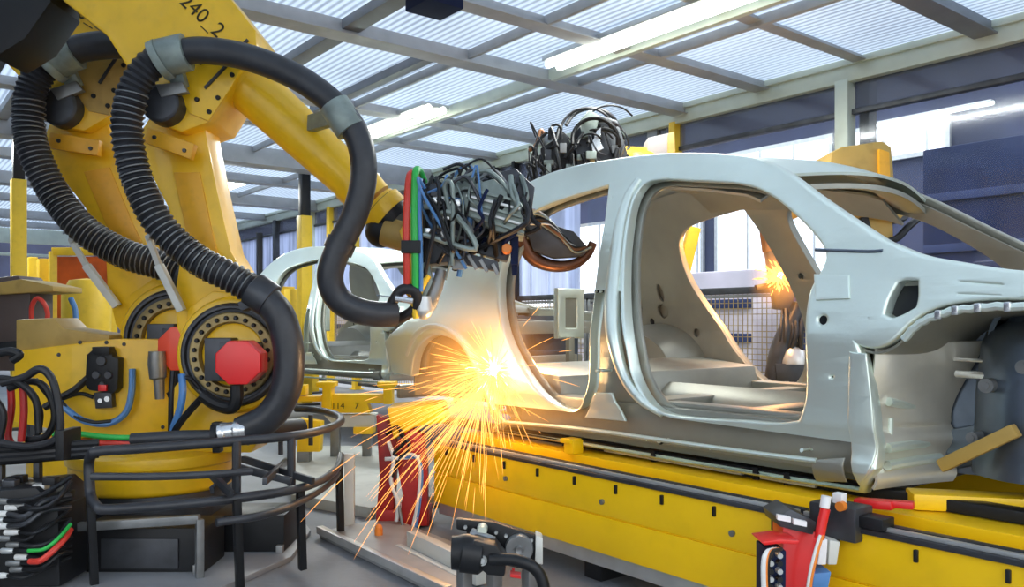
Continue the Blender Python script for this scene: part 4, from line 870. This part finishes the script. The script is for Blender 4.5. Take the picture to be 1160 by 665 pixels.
cl = thing('clamp_unit', 'black clamp with an orange knob under the front corner of the sill', 'clamp', (-1.5, 2.3, .4))
p = atY(945, 580, 2.30)
m = MB(); m.span(p.x-.06, p.x+.09, 2.26, 2.36, .41, .51); m.build('body', DGR, cl, bevel=.008)
m = MB(); m.span(p.x+.08, p.x+.16, 2.28, 2.35, .455, .49); m.build('jaw', BLK, cl, bevel=.005)
m = MB(); q = atY(955, 573, 2.26); m.cyl(q, q+V((0, -.02, 0)), .014, 14); m.build('orange_knob', ORH, cl)
m = MB(); q = atY(951, 564, 2.27); m.box(q, (.03, .03, .03)); m.build('white_sensor', WHITE, cl, bevel=.003)
# red pneumatic column with valve block
pn = thing('valve_column', 'red pneumatic column with a blue-black valve block in front of the yellow beam', 'valve column', atD(905, 365+1.05*FL/2.42, 2.42).xyz, math.pi/2-A)
G = Frame(2.42); v = G.u
m = MB(); G.prism(m, [(887, 594), (926, 604), (918, 765), (887, 765)], 0, .10); m.build('red_plate', RED, pn, bevel=.005)
m = MB(); G.prism(m, [(880, 586), (896, 577), (925, 592), (921, 606), (884, 597)], -.02, .12); m.build('cap_plate', DGR, pn, bevel=.004)
for a_, b_ in ((881, 583), (899, 588)): m = MB(); G.prism(m, [(a_, b_), (a_+15, b_+3), (a_+15, b_+9), (a_, b_+6)], -.035, -.02); m.build('type_label', WHITE, pn)
m = MB(); G.prism(m, [(862, 614), (884, 611), (906, 613), (904, 617), (884, 616), (866, 618)], -.10, .0); m.build('shelf', RED, pn, bevel=.003)
m = MB(); G.prism(m, [(868, 622), (891, 624), (890, 700), (868, 700)], -.10, 0); vb = m.build('valve_block', NAVY, pn, bevel=.005)
for i in range(8):
    for j in range(2): m = MB(); G.disc(m, (874+10*j, 630+9*i), [(0, -.14), (3, -.14), (3.4, -.12)], True, 12); m.build('push_fitting', LGR if (i+j) % 2 else BLK, vb)
for k, mt in enumerate((WHH, WHH, ORH, BLK)):
    m = MB(); m.tube(G.path([(876+3*k, 622, -.12), (868+2*k, 626, -.16), (864+2*k, 642, -.17), (866+2*k, 700, -.16)]), 2.2*v, 8, n=6); m.build('air_hose', mt, pn)
m = MB(); m.tube([G.P(928, 610, -.05), G.P(931, 594, -.05), G.P(935, 576, -.05)], 5.5*v, 14); m.build('red_cylinder', RED, pn)
m = MB(); m.tube([G.P(934, 575, -.05), G.P(936, 562, -.05)], 5.5*v, 14); m.build('white_cylinder_head', WHITE, pn)
for dx, mt in ((0, WHH), (3, ORH)): m = MB(); m.tube(G.path([(929+dx, 606, -.06), (922+dx, 630, -.07), (915+dx, 665, -.07), (910+dx, 730, -.06)]), 1.8*v, 8, n=5); m.build('air_hose', mt, pn)
m = MB(); G.prism(m, [(930, 612), (938, 611), (936, 640), (926, 640)], -.02, .06); m.build('white_valve', WHITE, pn, bevel=.004)
m = MB(); G.prism(m, [(940, 612), (952, 614), (948, 640), (938, 640)], 0, .08); m.build('striped_valve', PLATEL, pn, bevel=.004)
m = MB(); G.prism(m, [(922, 650), (942, 648), (938, 668), (920, 668)], -.02, .08); m.build('blue_valve', BLU, pn, bevel=.004)

# drive unit with pulley in front of the beam
G = Frame(2.80); v = G.u
du = thing('drive_unit', 'black drive unit with a grey pulley and thick hose before the yellow beam', 'drive unit', atD(575, 365+1.05*FL/2.8, 2.8).xyz, math.pi/2-A)
m = MB(); G.prism(m, [(517, 588), (560, 592), (609, 608), (606, 648), (570, 640), (552, 606), (517, 600)], 0, .03); m.build('mount_plate', BLK, du, bevel=.004)
m = MB(); G.disc(m, (588, 624), [(0, -.035), (4, -.04), (5, -.025), (12, -.03), (15, -.03), (16, -.02), (16, .0)]); m.build('pulley', MGR, du)
m = MB(); m.tube([G.P(512, 626, -.10), G.P(522, 626, -.10), G.P(524, 626, -.10), G.P(545, 630, -.10), G.P(548, 630, -.10)], [18*v, 19*v, 21*v, 20*v, 15*v], 24); m.build('motor_body', BLK, du)
m = MB(); G.prism(m, [(536, 612), (562, 618), (574, 634), (572, 654), (552, 652), (538, 640)], -.14, -.04); m.build('gear_case', BLK, du, bevel=.01)
m = MB(); G.disc(m, (546, 636), [(0, -.155), (3, -.155), (3, -.145), (5.5, -.15), (5.5, -.12)], True, 18); m.build('shaft_end', LGR, du)
m = MB(); G.disc(m, (546, 602), [(0, -.05), (5, -.05), (6, -.03), (6, .0)], True, 18); m.build('sight_glass', BEAML, du)
m = MB(); m.tube([G.P(534, 606, -.03), G.P(552, 612, -.05), G.P(560, 614, -.05)], [8*v, 7*v, 6*v], 14); m.build('silver_gearbox', MGR, du)
for a_, b_ in ((527, 598), (562, 604), (573, 608), (602, 613)): m = MB(); G.disc(m, (a_, b_), [(0, -.012), (1.8, -.012), (2.2, .0)], True, 10); m.build('bolt', LGR, du)
m = MB(); m.tube(G.path([(556, 634, -.14), (580, 634, -.16), (600, 640, -.17), (612, 652, -.17), (617, 672, -.17), (617, 700, -.15)]), 6.5*v, 14, n=6); m.build('thick_hose', BLK, du)
m = MB(); G.prism(m, [(607, 606), (615, 610), (615, 640), (606, 638)], -.02, .05); m.build('pale_bracket', PLATEL, du, bevel=.004)
m = MB(); m.bar(G.P(580, 645, -.02), G.P(583, 645, -.02), .01, .01); G.prism(m, [(578, 650), (590, 652), (590, 656), (578, 654)], -.12, -.08); m.build('red_tag', RED, du, bevel=.002)
for a_ in (526, 560, 600): m = MB(); t0 = G.P(a_, 645, -.02); m.span(t0.x-.02, t0.x+.02, t0.y-.02, t0.y+.02, 0, t0.z); m.build('leg', MGR, du, bevel=.004)

# red stand with hoses, white post, plate walkway at the near end
p0, p1 = atZ(428, 588, 0), atZ(484, 600, 0)
G = Frame(4.3); v = G.u
rs = thing('red_stand', 'red welded steel stand draped with hoses at the end of the yellow beam', 'stand', atD(455, 365+1.05*FL/4.3, 4.3).xyz, math.pi/2-A)
m = MB(); G.prism(m, [(426, 470), (438, 474), (450, 500), (447, 560), (444, 594), (425, 594), (430, 540)], .02, .1); m.build('side_gusset', DRED, rs, bevel=.006)
m = MB(); G.prism(m, [(446, 508), (462, 482), (480, 494), (484, 530), (484, 596), (452, 596), (456, 560)], -.06, .02); m.build('column', DRED, rs, bevel=.006)
m = MB(); G.prism(m, [(426, 578), (486, 578), (486, 596), (426, 596)], -.02, .16); m.build('foot_plate', DRED, rs, bevel=.006)
m = MB(); G.prism(m, [(438, 462), (500, 458), (506, 478), (470, 484), (446, 498)], -.08, .2); m.build('yellow_head', YBEAM, rs, bevel=.008)
for pts, mt, rad in (([(440, 500, -.08), (446, 520, -.1), (443, 545, -.1), (451, 570, -.1), (449, 590, -.08)], WHH, 2.4), ([(455, 515, -.1), (470, 516, -.12), (476, 530, -.12), (474, 565, -.12), (468, 596, -.1)], WHH, 2), ([(456, 518, -.1), (472, 519, -.12), (478, 534, -.12), (476, 566, -.12), (471, 598, -.1)], BLU, 1.6), ([(438, 492, -.08), (450, 484, -.12), (458, 500, -.12), (446, 515, -.1), (462, 518, -.1)], BLK, 2), ([(446, 552, -.1), (452, 575, -.1), (456, 596, -.1)], MGR, 2), ([(452, 490, -.1), (464, 505, -.12), (452, 520, -.1), (444, 540, -.1)], RUB, 2.4)):
    m = MB(); m.tube(G.path(pts), rad*v, 8, n=6); m.build('hose', mt, rs)
m = MB(); m.bar(G.P(436, 520, -.1), G.P(476, 517, -.1), 4*v, .02, FW); m.build('manifold', LGR, rs, bevel=.002)
m = MB(); q = atZ(396, 598, .0); m.box(q+UP*.19, (.05, .03, .38), ax=(RT, FW, UP)); m.box(q+UP*.005, (.12, .1, .01), ax=(RT, FW, UP)); tag(m.build('white_post', PLATEL, bevel=.004), 'short off-white steel post between the dark cage and the red stand', 'post')
# walkway strip
W0, W1, W2, W3 = atZ(362, 602, .03), atZ(508, 672, .03), atZ(560, 632, .03), atZ(440, 585, .03)
m = MB(); m.prism([W0, W1, W2, W3], [q-UP*.03 for q in (W0, W1, W2, W3)]); o = m.build('walkway_plate', mat('walkway_steel', (.42, .43, .43), .45, .3, var=.2, scale=3, dirt=.2), bevel=.004); tag(o, 'grey metal walkway plate on the floor in front of the red stand', 'floor plate')
m = MB(); a, b = atZ(466, 612, .05), atZ(545, 650, .05); m.bar(a, b, .05, .09); m.bar(a+V((-.03, -.05, -.03)), b+V((-.03, -.05, -.03)), .03, .03); o = m.build('kerb_channel', PLATEL, bevel=.004); tag(o, 'pale steel channel along the far edge of the walkway plate', 'channel')
m = MB(); a, b = W0+UP*.01, W1+UP*.01; m.bar(a, b, .035, .035); o = m.build('edge_angle', LGR, bevel=.003); tag(o, 'bright edge angle along the near side of the walkway plate', 'angle bar')
m = MB(); q = atZ(429, 603+10, 0); m.cyl(q, q+UP*.06, .02, 14); m.ball(q+UP*.065, .018, 12); tag(m.build('orange_marker', ORH), 'tiny orange marker knob standing by the walkway edge', 'marker')
# yellow fixture under the second car
G = Frame(6.1); v = G.u
fx = thing('yellow_fixture', 'yellow support fixture with black digits below the second car body', 'fixture', atD(395, 365+1.05*FL/6.1, 6.1).xyz, math.pi/2-A)
m = MB(); G.prism(m, [(364, 447), (440, 447), (440, 457), (416, 457), (420, 468), (364, 468)], 0, .12); m.build('cross_beam', YBEAM, fx, bevel=.008)
for a_ in (370, 439): m = MB(); G.prism(m, [(a_-12, 433), (a_+9, 433), (a_+9, 438), (a_+5, 440), (a_+5, 470 if a_ < 400 else 458), (a_-5, 470 if a_ < 400 else 458), (a_-5, 440), (a_-12, 438)], -.03, .1); m.build('lug', YBEAM, fx, bevel=.006)
text_mesh('114    7', 10*v, lambda x, y, z: G.P(391, 460, -.004-abs(z))+RT*x+UP*y, .002).build('painted_number', INK, fx, smooth=False)
m = MB(); G.prism(m, [(262, 449), (366, 449), (366, 455), (262, 456)], .02, .1); m.build('side_beam', YBEAM, fx, bevel=.006)
m = MB(); G.prism(m, [(366, 470), (424, 470), (424, 484), (380, 484)], .02, .2); m.build('pale_plate', PLATEL, fx, bevel=.006)
m = MB(); G.prism(m, [(400, 484), (422, 484), (422, 492), (400, 492)], .0, .16); m.build('foot_block', YBEAM, fx, bevel=.006)
for a_ in (374, 410): m = MB(); G.prism(m, [(a_, 484), (a_+10, 484), (a_+10, 527), (a_, 527)], .04, .1); m.build('leg', MGR, fx, bevel=.004)
m = MB(); G.prism(m, [(338, 474), (364, 478), (362, 512), (336, 512)], -.2, -.1); m.build('yellow_guard', YBEAM, fx, bevel=.006)
m = MB(); G.prism(m, [(332, 438), (346, 436), (346, 448), (332, 448)], 0, .1); m.build('small_block', YBEAM, fx, bevel=.005)
m = MB(); G.prism(m, [(336, 512), (350, 512), (350, 527), (336, 527)], -.2, -.1); m.build('leg', MGR, fx, bevel=.004)
# pale low platform under the second line
a = [atZ(330, 560, .06), atZ(420, 575, .06), atZ(500, 560, .06), atZ(470, 505, .06), atZ(330, 505, .06)]
m = MB(); m.prism(a, [q-UP*.06 for q in a]); o = m.build('low_platform', mat('dusty_plate', (.46, .47, .43), .55, var=.18, scale=3, dirt=.25), bevel=.005); tag(o, 'pale low platform between the dark cage and the second car', 'platform')

# ------------------------------------------------------------------ tubular guard and boxes round the first robot
cg = thing('tubular_guard', 'dark tubular guard frame curving round the foot of the nearest robot', 'guard rail', atZ(250, 640, 0).xyz, 0)
def zp(pts, z): return [atZ(a_, b_, z) for a_, b_ in pts]
top = zp([(112, 511), (160, 508), (250, 501), (330, 494), (366, 487), (383, 480), (386, 474), (378, 469), (356, 464), (335, 463)], .575)
bot = zp([(120, 577), (170, 574), (240, 568), (310, 559), (350, 550), (374, 538), (384, 526), (386, 516)], .37)
m = MB(); loop = [bot[0], atZ(110, 574, .38), atZ(103, 562, .40), atZ(101, 540, .47), atZ(101, 522, .53), atZ(105, 514, .565)]+top
P_ = catmull([bot[3], bot[2], bot[1]]+loop, 6); m.tube(P_, .019, 12); m.build('upper_rail', RUB2, cg)
m = MB(); m.tube(bot, .018, 12, n=6); m.build('lower_rail', RUB2, cg)
m = MB(); m.tube(zp([(245, 592), (300, 583), (345, 566), (376, 545), (386, 528)], .32), .015, 12, n=6); m.build('kick_rail', RUB2, cg)
m = MB(); m.tube([atZ(104, 540, .49), atZ(170, 540, .49), atZ(230, 538, .49), atZ(285, 534, .48)], .014, 10, n=4); m.build('middle_rail', RUB2, cg)
for a_, b0, b1 in ((268, 500, 566), (330, 494, 553), (318, 478, 520), (352, 470, 515)):
    pt = atZ(a_, b0, .575); dpt = (pt-CAM).dot(FW); pb = V((pt.x, pt.y, .37 if b1 > 530 else .42))
    m = MB(); m.tube([pt, pb], .018 if b1 > 530 else .012, 10); m.build('upright', RUB2, cg)
for a_, b_, c_, d_ in ((270, 530, 330, 545), (268, 532, 240, 556), (300, 545, 325, 522), (240, 538, 262, 560), (275, 520, 355, 545)):
    m = MB(); m.bar(atZ(a_, b_, .45), atZ(c_, d_, .40), .02, .03); m.build('stay', DGR, cg, bevel=.004)
for a_, b_ in ((101, 535), (268, 566), (340, 552), (384, 524)):
    q = atZ(a_, b_, .47 if a_ < 110 else .37); m = MB(); m.bar(q+V((0, 0, 0)), V((q.x, q.y, 0.02))+FW*.04, .03, .03); m.build('leg', BLK, cg, bevel=.004)
def ebox(name, lb, px0, px1, dep, z1, thick, mt, lip=True):
    a_ = atD(px0, 365, dep); b_ = atD(px1, 365, dep); c = (a_+b_)/2; w = (b_-a_).length
    r = thing(name, lb, 'box', (c.x, c.y, 0)+FW.xyz*0 if False else V((c.x, c.y, 0)), math.pi/2-A)
    m = MB(); m.box(V((c.x, c.y, z1/2+.012))+FW*(thick/2), (w, thick, z1-.024), ax=(RT, FW, UP)); m.build('case', mt, r, bevel=.008)
    m = MB(); m.box(V((c.x, c.y, .01))+FW*(thick/2), (w*1.04, thick*1.05, .02), ax=(RT, FW, UP)); m.build('base_tray', DGR, r, bevel=.003)
    if lip: m = MB(); m.box(V((c.x, c.y, z1*.5))-FW*.004, (w*.6, .012, z1*.6), ax=(RT, FW, UP)); m.build('cover', DGR, r, bevel=.004)
    for s in (-.45, .45): m = MB(); q = V((c.x, c.y, .035))+RT*(w*s)-FW*.01; m.box(q, (.03, .03, .05), ax=(RT, FW, UP)); m.build('bracket', MGR, r, bevel=.004)
    return r
ebox('terminal_box', 'long black terminal box on the floor under the tubular guard', 86, 232, 3.42, .205, .24, BLK)
ebox('terminal_box', 'smaller black box at the right end of the long terminal box', 238, 322, 3.72, .19, .26, BLK, False)
m = MB(); a, b = atD(68, 598, 3.35), atD(226, 588, 3.35); m.bar(a, b, .03, .035); m.bar(a, (a.x, a.y, 0), .03, .03); m.bar(b, (b.x, b.y, 0), .03, .03); tag(m.build('cable_rail', MGR, bevel=.004), 'grey flat rail above the long black terminal box', 'rail')
pf = zp([(-60, 662), (60, 690), (235, 672), (330, 630), (352, 600), (330, 572), (100, 572), (-60, 585)], .025)
m = MB(); m.prism(pf, [q-UP*.025 for q in pf]); o = m.build('robot_platform', FPLATE, bevel=.006); tag(o, 'grey floor platform with a chamfered corner under the nearest robot', 'platform')
# cable coils at the left edge
G = Frame(3.45); v = G.u
cb = thing('cable_coil', 'coil of black and dark red cables hanging at the left edge before the yellow panel', 'cables', atD(30, 365+1.05*FL/3.45, 3.45).xyz)
for k, (pts, mt, rad) in enumerate((([(2, 434), (26, 428), (45, 418), (58, 428), (65, 452), (68, 486), (60, 500), (30, 506), (-10, 500)], RUB, 4.5), ([(10, 440), (34, 432), (52, 440), (62, 470), (52, 494), (30, 498)], BLK, 4), ([(12, 436), (13, 462), (9, 492), (14, 505)], DRED, 4), ([(26, 438), (27, 468), (24, 500)], DRED, 4), ([(40, 430), (56, 450), (66, 470), (64, 500)], BLK, 3), ([(-10, 428), (18, 432), (40, 452), (44, 490)], BLK, 4), ([(-8, 448), (4, 470), (0, 500), (10, 512)], RUB, 4), ([(34, 446), (46, 466), (42, 494), (30, 506)], BLK, 3), ([(-8, 402), (10, 398), (22, 402), (14, 408)], BLK, 5))):
    m = MB(); m.tube(G.path([(a_, b_, -.06+.03*((k*7) % 5)) for a_, b_ in pts]), rad*v, 10, n=6); m.build('cable', mt, cb)
for y_, mt, rad in ((506, BLK, 5), (512, RUB, 5), (518, BLK, 5), (510, BLU, 2)):
    m = MB(); m.tube(G.path([(-40, y_+6, 0), (20, y_+3, -.02), (66, y_-1, -.03), (112, y_-4, .02)]), rad*v, 10, n=5); m.build('cable', mt, cb)
m = MB(); G.prism(m, [(62, 488), (72, 488), (72, 522), (62, 522)], -.09, .05); m.build('cable_clip', BLK, cb, bevel=.004)
m = MB(); m.bar(G.P(43, 505, 0), G.P(43, 616, 0), 7*v, .03, FW); m.bar(G.P(0, 505, .02), G.P(0, 640, .02), 9*v, .03, FW); m.build('stand_rod', DGR, cb, bevel=.003)
vm = thing('valve_manifold', 'dark valve manifold with white ferrules and a red hose in the bottom left corner', 'manifold', atD(25, 365+1.05*FL/3.2, 3.2).xyz, math.pi/2-A)
G = Frame(3.2); v = G.u
m = MB(); G.prism(m, [(-60, 560), (40, 552), (66, 575), (68, 665), (-60, 668)], 0, .3); m.build('housing', BLK, vm, bevel=.012)
rg = random.Random(21)
for k in range(14):
    a_, b_ = rg.uniform(0, 34), 568+7*k % 86
    m = MB(); m.tube([G.P(a_-10, b_, -.05), G.P(a_, b_, -.06), G.P(a_+5, b_, -.06)], [3.4*v, 3.4*v, 2.6*v], 10); m.build('ferrule', rg.choice((WHH, LGR, MGR)), vm)
    m = MB(); m.tube(G.path([(a_+4, b_, -.06), (a_+24, b_+rg.uniform(-4, 3), -.08), (a_+44, b_-rg.uniform(4, 18), -.04), (80, b_-rg.uniform(14, 30), .05)]), rg.choice((2, 3))*v, 8, n=5); m.build('hose', rg.choice((BLK, BLK, RUB, DGR)), vm)
m = MB(); m.tube(G.path([(34, 636, -.1), (46, 635, -.12), (60, 624, -.1), (72, 612, -.06), (80, 600, 0)]), 3.4*v, 10, n=6); m.build('red_hose', RDH, vm)
m = MB(); m.tube(G.path([(32, 624, -.09), (50, 622, -.1), (66, 610, -.08), (80, 594, 0)]), 2.2*v, 10, n=6); m.build('green_hose', GRN, vm)
for k in range(9):
    a_, b_ = rg.uniform(10, 84), rg.uniform(540, 572)
    m = MB(); m.box(G.P(a_, b_, rg.uniform(.0, .2)), (.05, .04, .03), ax=(RT, FW, UP)); m.build('fitting_block', rg.choice((MGR, LGR, DGR, BLK)), vm, bevel=.004)
# dark equipment at the far left
G = Frame(5.9); v = G.u
eq = thing('control_stand', 'brownish control stand at the left edge with a red looped hose on top', 'control stand', atD(25, 365+1.05*FL/5.9, 5.9).xyz, math.pi/2-A)
m = MB(); G.prism(m, [(-40, 318), (20, 312), (34, 330), (34, 420), (-40, 420)], 0, .3); m.build('cabinet', mat('stand_brown', (.10, .07, .06), .5), eq, bevel=.01)
m = MB(); G.prism(m, [(-40, 326), (24, 316), (60, 324), (60, 330), (-40, 336)], -.05, .35); m.build('top_shelf', YEL2, eq, bevel=.006)
m = MB(); m.tube(G.path([(36, 366, -.05), (36, 348, -.06), (42, 338, -.06), (50, 344, -.06), (54, 356, -.05), (52, 366, -.05)]), 2.6*v, 10, n=6); m.build('red_loop_hose', RDH, eq)
m = MB(); m.tube(G.path([(80, 338, .1), (85, 350, .08), (86, 366, .06)]), 3*v, 10, n=6); m.build('blue_hose', BLU, eq)
m = MB(); G.prism(m, [(-30, 390), (20, 386), (20, 400), (-30, 402)], -.1, .1); m.build('dark_bracket', BLK, eq, bevel=.006)
m = MB(); G.prism(m, [(30, 420), (34, 420), (34, 532), (30, 532)], .1, .2); G.prism(m, [(-38, 420), (-30, 420), (-30, 532), (-38, 532)], .1, .2); m.build('leg', DGR, eq)

# ------------------------------------------------------------------ welding light: molten cores, sparks, lamps of the arc
WP = atY(566, 418, 2.40)
def sparks(name, lb, o, n, seed, length, bias, mt, rad=.0016, spread=1.):
    rg = random.Random(seed); m = MB()
    for k in range(n):
        d = V((rg.gauss(0, 1), rg.gauss(0, 1), rg.gauss(0, .8)))*spread+V(bias); d.normalize()
        L_ = length*rg.betavariate(1.1, 2.6); s0 = L_*rg.uniform(.0, .55); s1 = min(L_, s0+rg.uniform(.05, .26)*length*.6)
        pts = [V(o)+d*(s0+(s1-s0)*t/4)-UP*(.28*(s0+(s1-s0)*t/4)**2) for t in range(5)]
        if min(p.z for p in pts) < .02: continue
        m.tube(pts, [rad*.3, rad, rad, rad*.8, rad*.2], 5, caps=False)
    ob = m.build(name, mt, smooth=True); tag(ob, lb, 'sparks', None, 'stuff'); return ob
sparks('weld_sparks', 'thick orange spray of sparks falling around the rear wheel arch of the near car', WP+V((0, -.03, 0)), 800, 2, 1.15, (-.45, -.45, -.65), SPK, .0009)
sparks('weld_sparks', 'short white-hot sparks bursting straight from the weld at the rear door corner', WP+V((0, -.03, 0)), 130, 4, .34, (0, -.35, 0), SPK2, .0011)
sparks('weld_sparks', 'sparse faint sparks raining on the floor before the walkway plate', WP+V((0, -.1, -.1)), 320, 9, 2.1, (-.5, -1.1, -1.1), SPK, .0009, .8)
WP2 = atD(884, 312, 5.28)
sparks('weld_sparks', 'dense orange sparks fanning out at the far doorway in front of the second gun', WP2, 420, 6, .42, (0, -.1, 0), SPK, .0035)
m = MB(); m.ball(WP+V((0, -.035, 0)), .026, 16, (1, .6, 1.1)); tag(m.build('weld_spot', CORE), 'white-hot weld spot at the lower rear corner of the rear door opening', 'weld')
m = MB(); m.ball(WP2, .02, 14); tag(m.build('weld_spot', CORE), 'glowing weld spot at the far doorway', 'weld')
def glow_halo(name, lb, c, r, col, glow, dens, sc=(1, 1, 1), power=2.0):
    # added glow round a weld: emissive haze volume, brightest at its heart
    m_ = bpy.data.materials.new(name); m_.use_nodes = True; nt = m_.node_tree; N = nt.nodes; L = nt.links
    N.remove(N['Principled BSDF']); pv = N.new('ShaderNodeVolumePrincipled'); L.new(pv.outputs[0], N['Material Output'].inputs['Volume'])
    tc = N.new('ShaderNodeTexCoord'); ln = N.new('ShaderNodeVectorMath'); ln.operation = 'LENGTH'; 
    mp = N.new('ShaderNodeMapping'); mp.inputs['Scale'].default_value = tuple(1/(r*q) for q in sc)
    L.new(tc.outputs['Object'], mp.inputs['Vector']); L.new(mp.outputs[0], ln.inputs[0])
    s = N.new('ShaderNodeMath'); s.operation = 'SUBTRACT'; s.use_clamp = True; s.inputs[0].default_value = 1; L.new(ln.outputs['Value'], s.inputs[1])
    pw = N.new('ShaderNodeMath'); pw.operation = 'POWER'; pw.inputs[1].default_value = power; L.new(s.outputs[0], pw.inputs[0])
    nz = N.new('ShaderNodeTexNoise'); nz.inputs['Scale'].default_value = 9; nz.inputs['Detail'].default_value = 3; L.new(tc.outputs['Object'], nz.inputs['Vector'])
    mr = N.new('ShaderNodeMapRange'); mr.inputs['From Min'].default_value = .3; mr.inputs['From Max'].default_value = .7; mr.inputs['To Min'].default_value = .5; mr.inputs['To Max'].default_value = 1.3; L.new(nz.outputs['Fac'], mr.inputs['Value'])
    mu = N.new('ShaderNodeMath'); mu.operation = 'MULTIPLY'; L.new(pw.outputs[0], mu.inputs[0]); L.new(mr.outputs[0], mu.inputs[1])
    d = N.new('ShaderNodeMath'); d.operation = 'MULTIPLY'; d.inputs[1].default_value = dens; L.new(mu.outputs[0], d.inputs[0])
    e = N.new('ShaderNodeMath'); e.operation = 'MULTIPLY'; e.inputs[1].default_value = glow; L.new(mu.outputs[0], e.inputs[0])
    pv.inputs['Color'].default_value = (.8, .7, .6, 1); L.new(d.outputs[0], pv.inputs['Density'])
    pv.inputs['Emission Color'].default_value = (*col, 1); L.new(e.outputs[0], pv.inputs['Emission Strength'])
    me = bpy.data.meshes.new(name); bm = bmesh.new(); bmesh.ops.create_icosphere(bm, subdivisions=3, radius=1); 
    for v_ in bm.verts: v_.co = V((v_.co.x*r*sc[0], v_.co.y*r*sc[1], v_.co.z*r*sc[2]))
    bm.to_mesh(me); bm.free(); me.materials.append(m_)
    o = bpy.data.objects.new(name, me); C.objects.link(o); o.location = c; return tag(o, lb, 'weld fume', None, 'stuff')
glow_halo('weld_halo', 'added orange glow halo around the weld at the rear door corner of the near car', WP+V((-.09, -.05, -.02)), .52, (1, .37, .055), 4.6, .12, (1.3, .6, .95), 2.1)
glow_halo('weld_halo', 'added orange glow halo around the weld at the far doorway', WP2, .26, (1, .36, .05), 9., .3, (.9, .7, 1.0), 1.6)
def plight(name, loc, e, col, r=.03):
    l = bpy.data.lights.new(name, 'POINT'); l.energy = e; l.color = col; l.shadow_soft_size = r
    o = bpy.data.objects.new(name, l); C.objects.link(o); o.location = loc; o['kind'] = 'structure'; return o
plight('weld_arc_light', WP+V((.0, -.12, .0)), 9, (1, .62, .30))
plight('weld_arc_light', WP+V((.05, .22, .05)), 9, (1, .50, .18))
plight('weld_arc_light', WP+V((-.16, .17, -.05)), 7, (1, .42, .12))
plight('weld_arc_light', WP2+V((0, -.12, .0)), 14, (1, .45, .14))

# ------------------------------------------------------------------ daylight, camera
w = bpy.data.worlds.new('hall_light'); w.use_nodes = True; bpy.context.scene.world = w
bg = w.node_tree.nodes['Background']; bg.inputs['Color'].default_value = (.92, .96, 1.0, 1)
tc_ = w.node_tree.nodes.new('ShaderNodeTexCoord'); sx_ = w.node_tree.nodes.new('ShaderNodeSeparateXYZ'); mr_ = w.node_tree.nodes.new('ShaderNodeMapRange')
mr_.inputs['From Min'].default_value = -.15; mr_.inputs['From Max'].default_value = .75; mr_.inputs['To Min'].default_value = .55; mr_.inputs['To Max'].default_value = 3.6   # bright hall roof lights above, darker towards the horizon
w.node_tree.links.new(tc_.outputs['Generated'], sx_.inputs[0]); w.node_tree.links.new(sx_.outputs['Z'], mr_.inputs['Value']); w.node_tree.links.new(mr_.outputs[0], bg.inputs['Strength'])
cam = bpy.data.cameras.new('camera'); co = bpy.data.objects.new('camera', cam); C.objects.link(co)
co.location = CAM; co.rotation_euler = FW.to_track_quat('-Z', 'Y').to_euler()
cam.sensor_fit = 'HORIZONTAL'; cam.sensor_width = 36; cam.lens = 36*FL/1160; cam.shift_y = (HY-332.5)/1160; cam.clip_start = .05
sc = bpy.context.scene; sc.camera = co
sc.view_settings.view_transform = 'Standard'; sc.view_settings.look = 'None'; sc.view_settings.exposure = .38; sc.view_settings.gamma = 1; sc.view_settings.use_curve_mapping = False
sc.cycles.use_denoising = True; sc.cycles.max_bounces = 8; sc.cycles.transparent_max_bounces = 12; sc.cycles.sample_clamp_indirect = 6
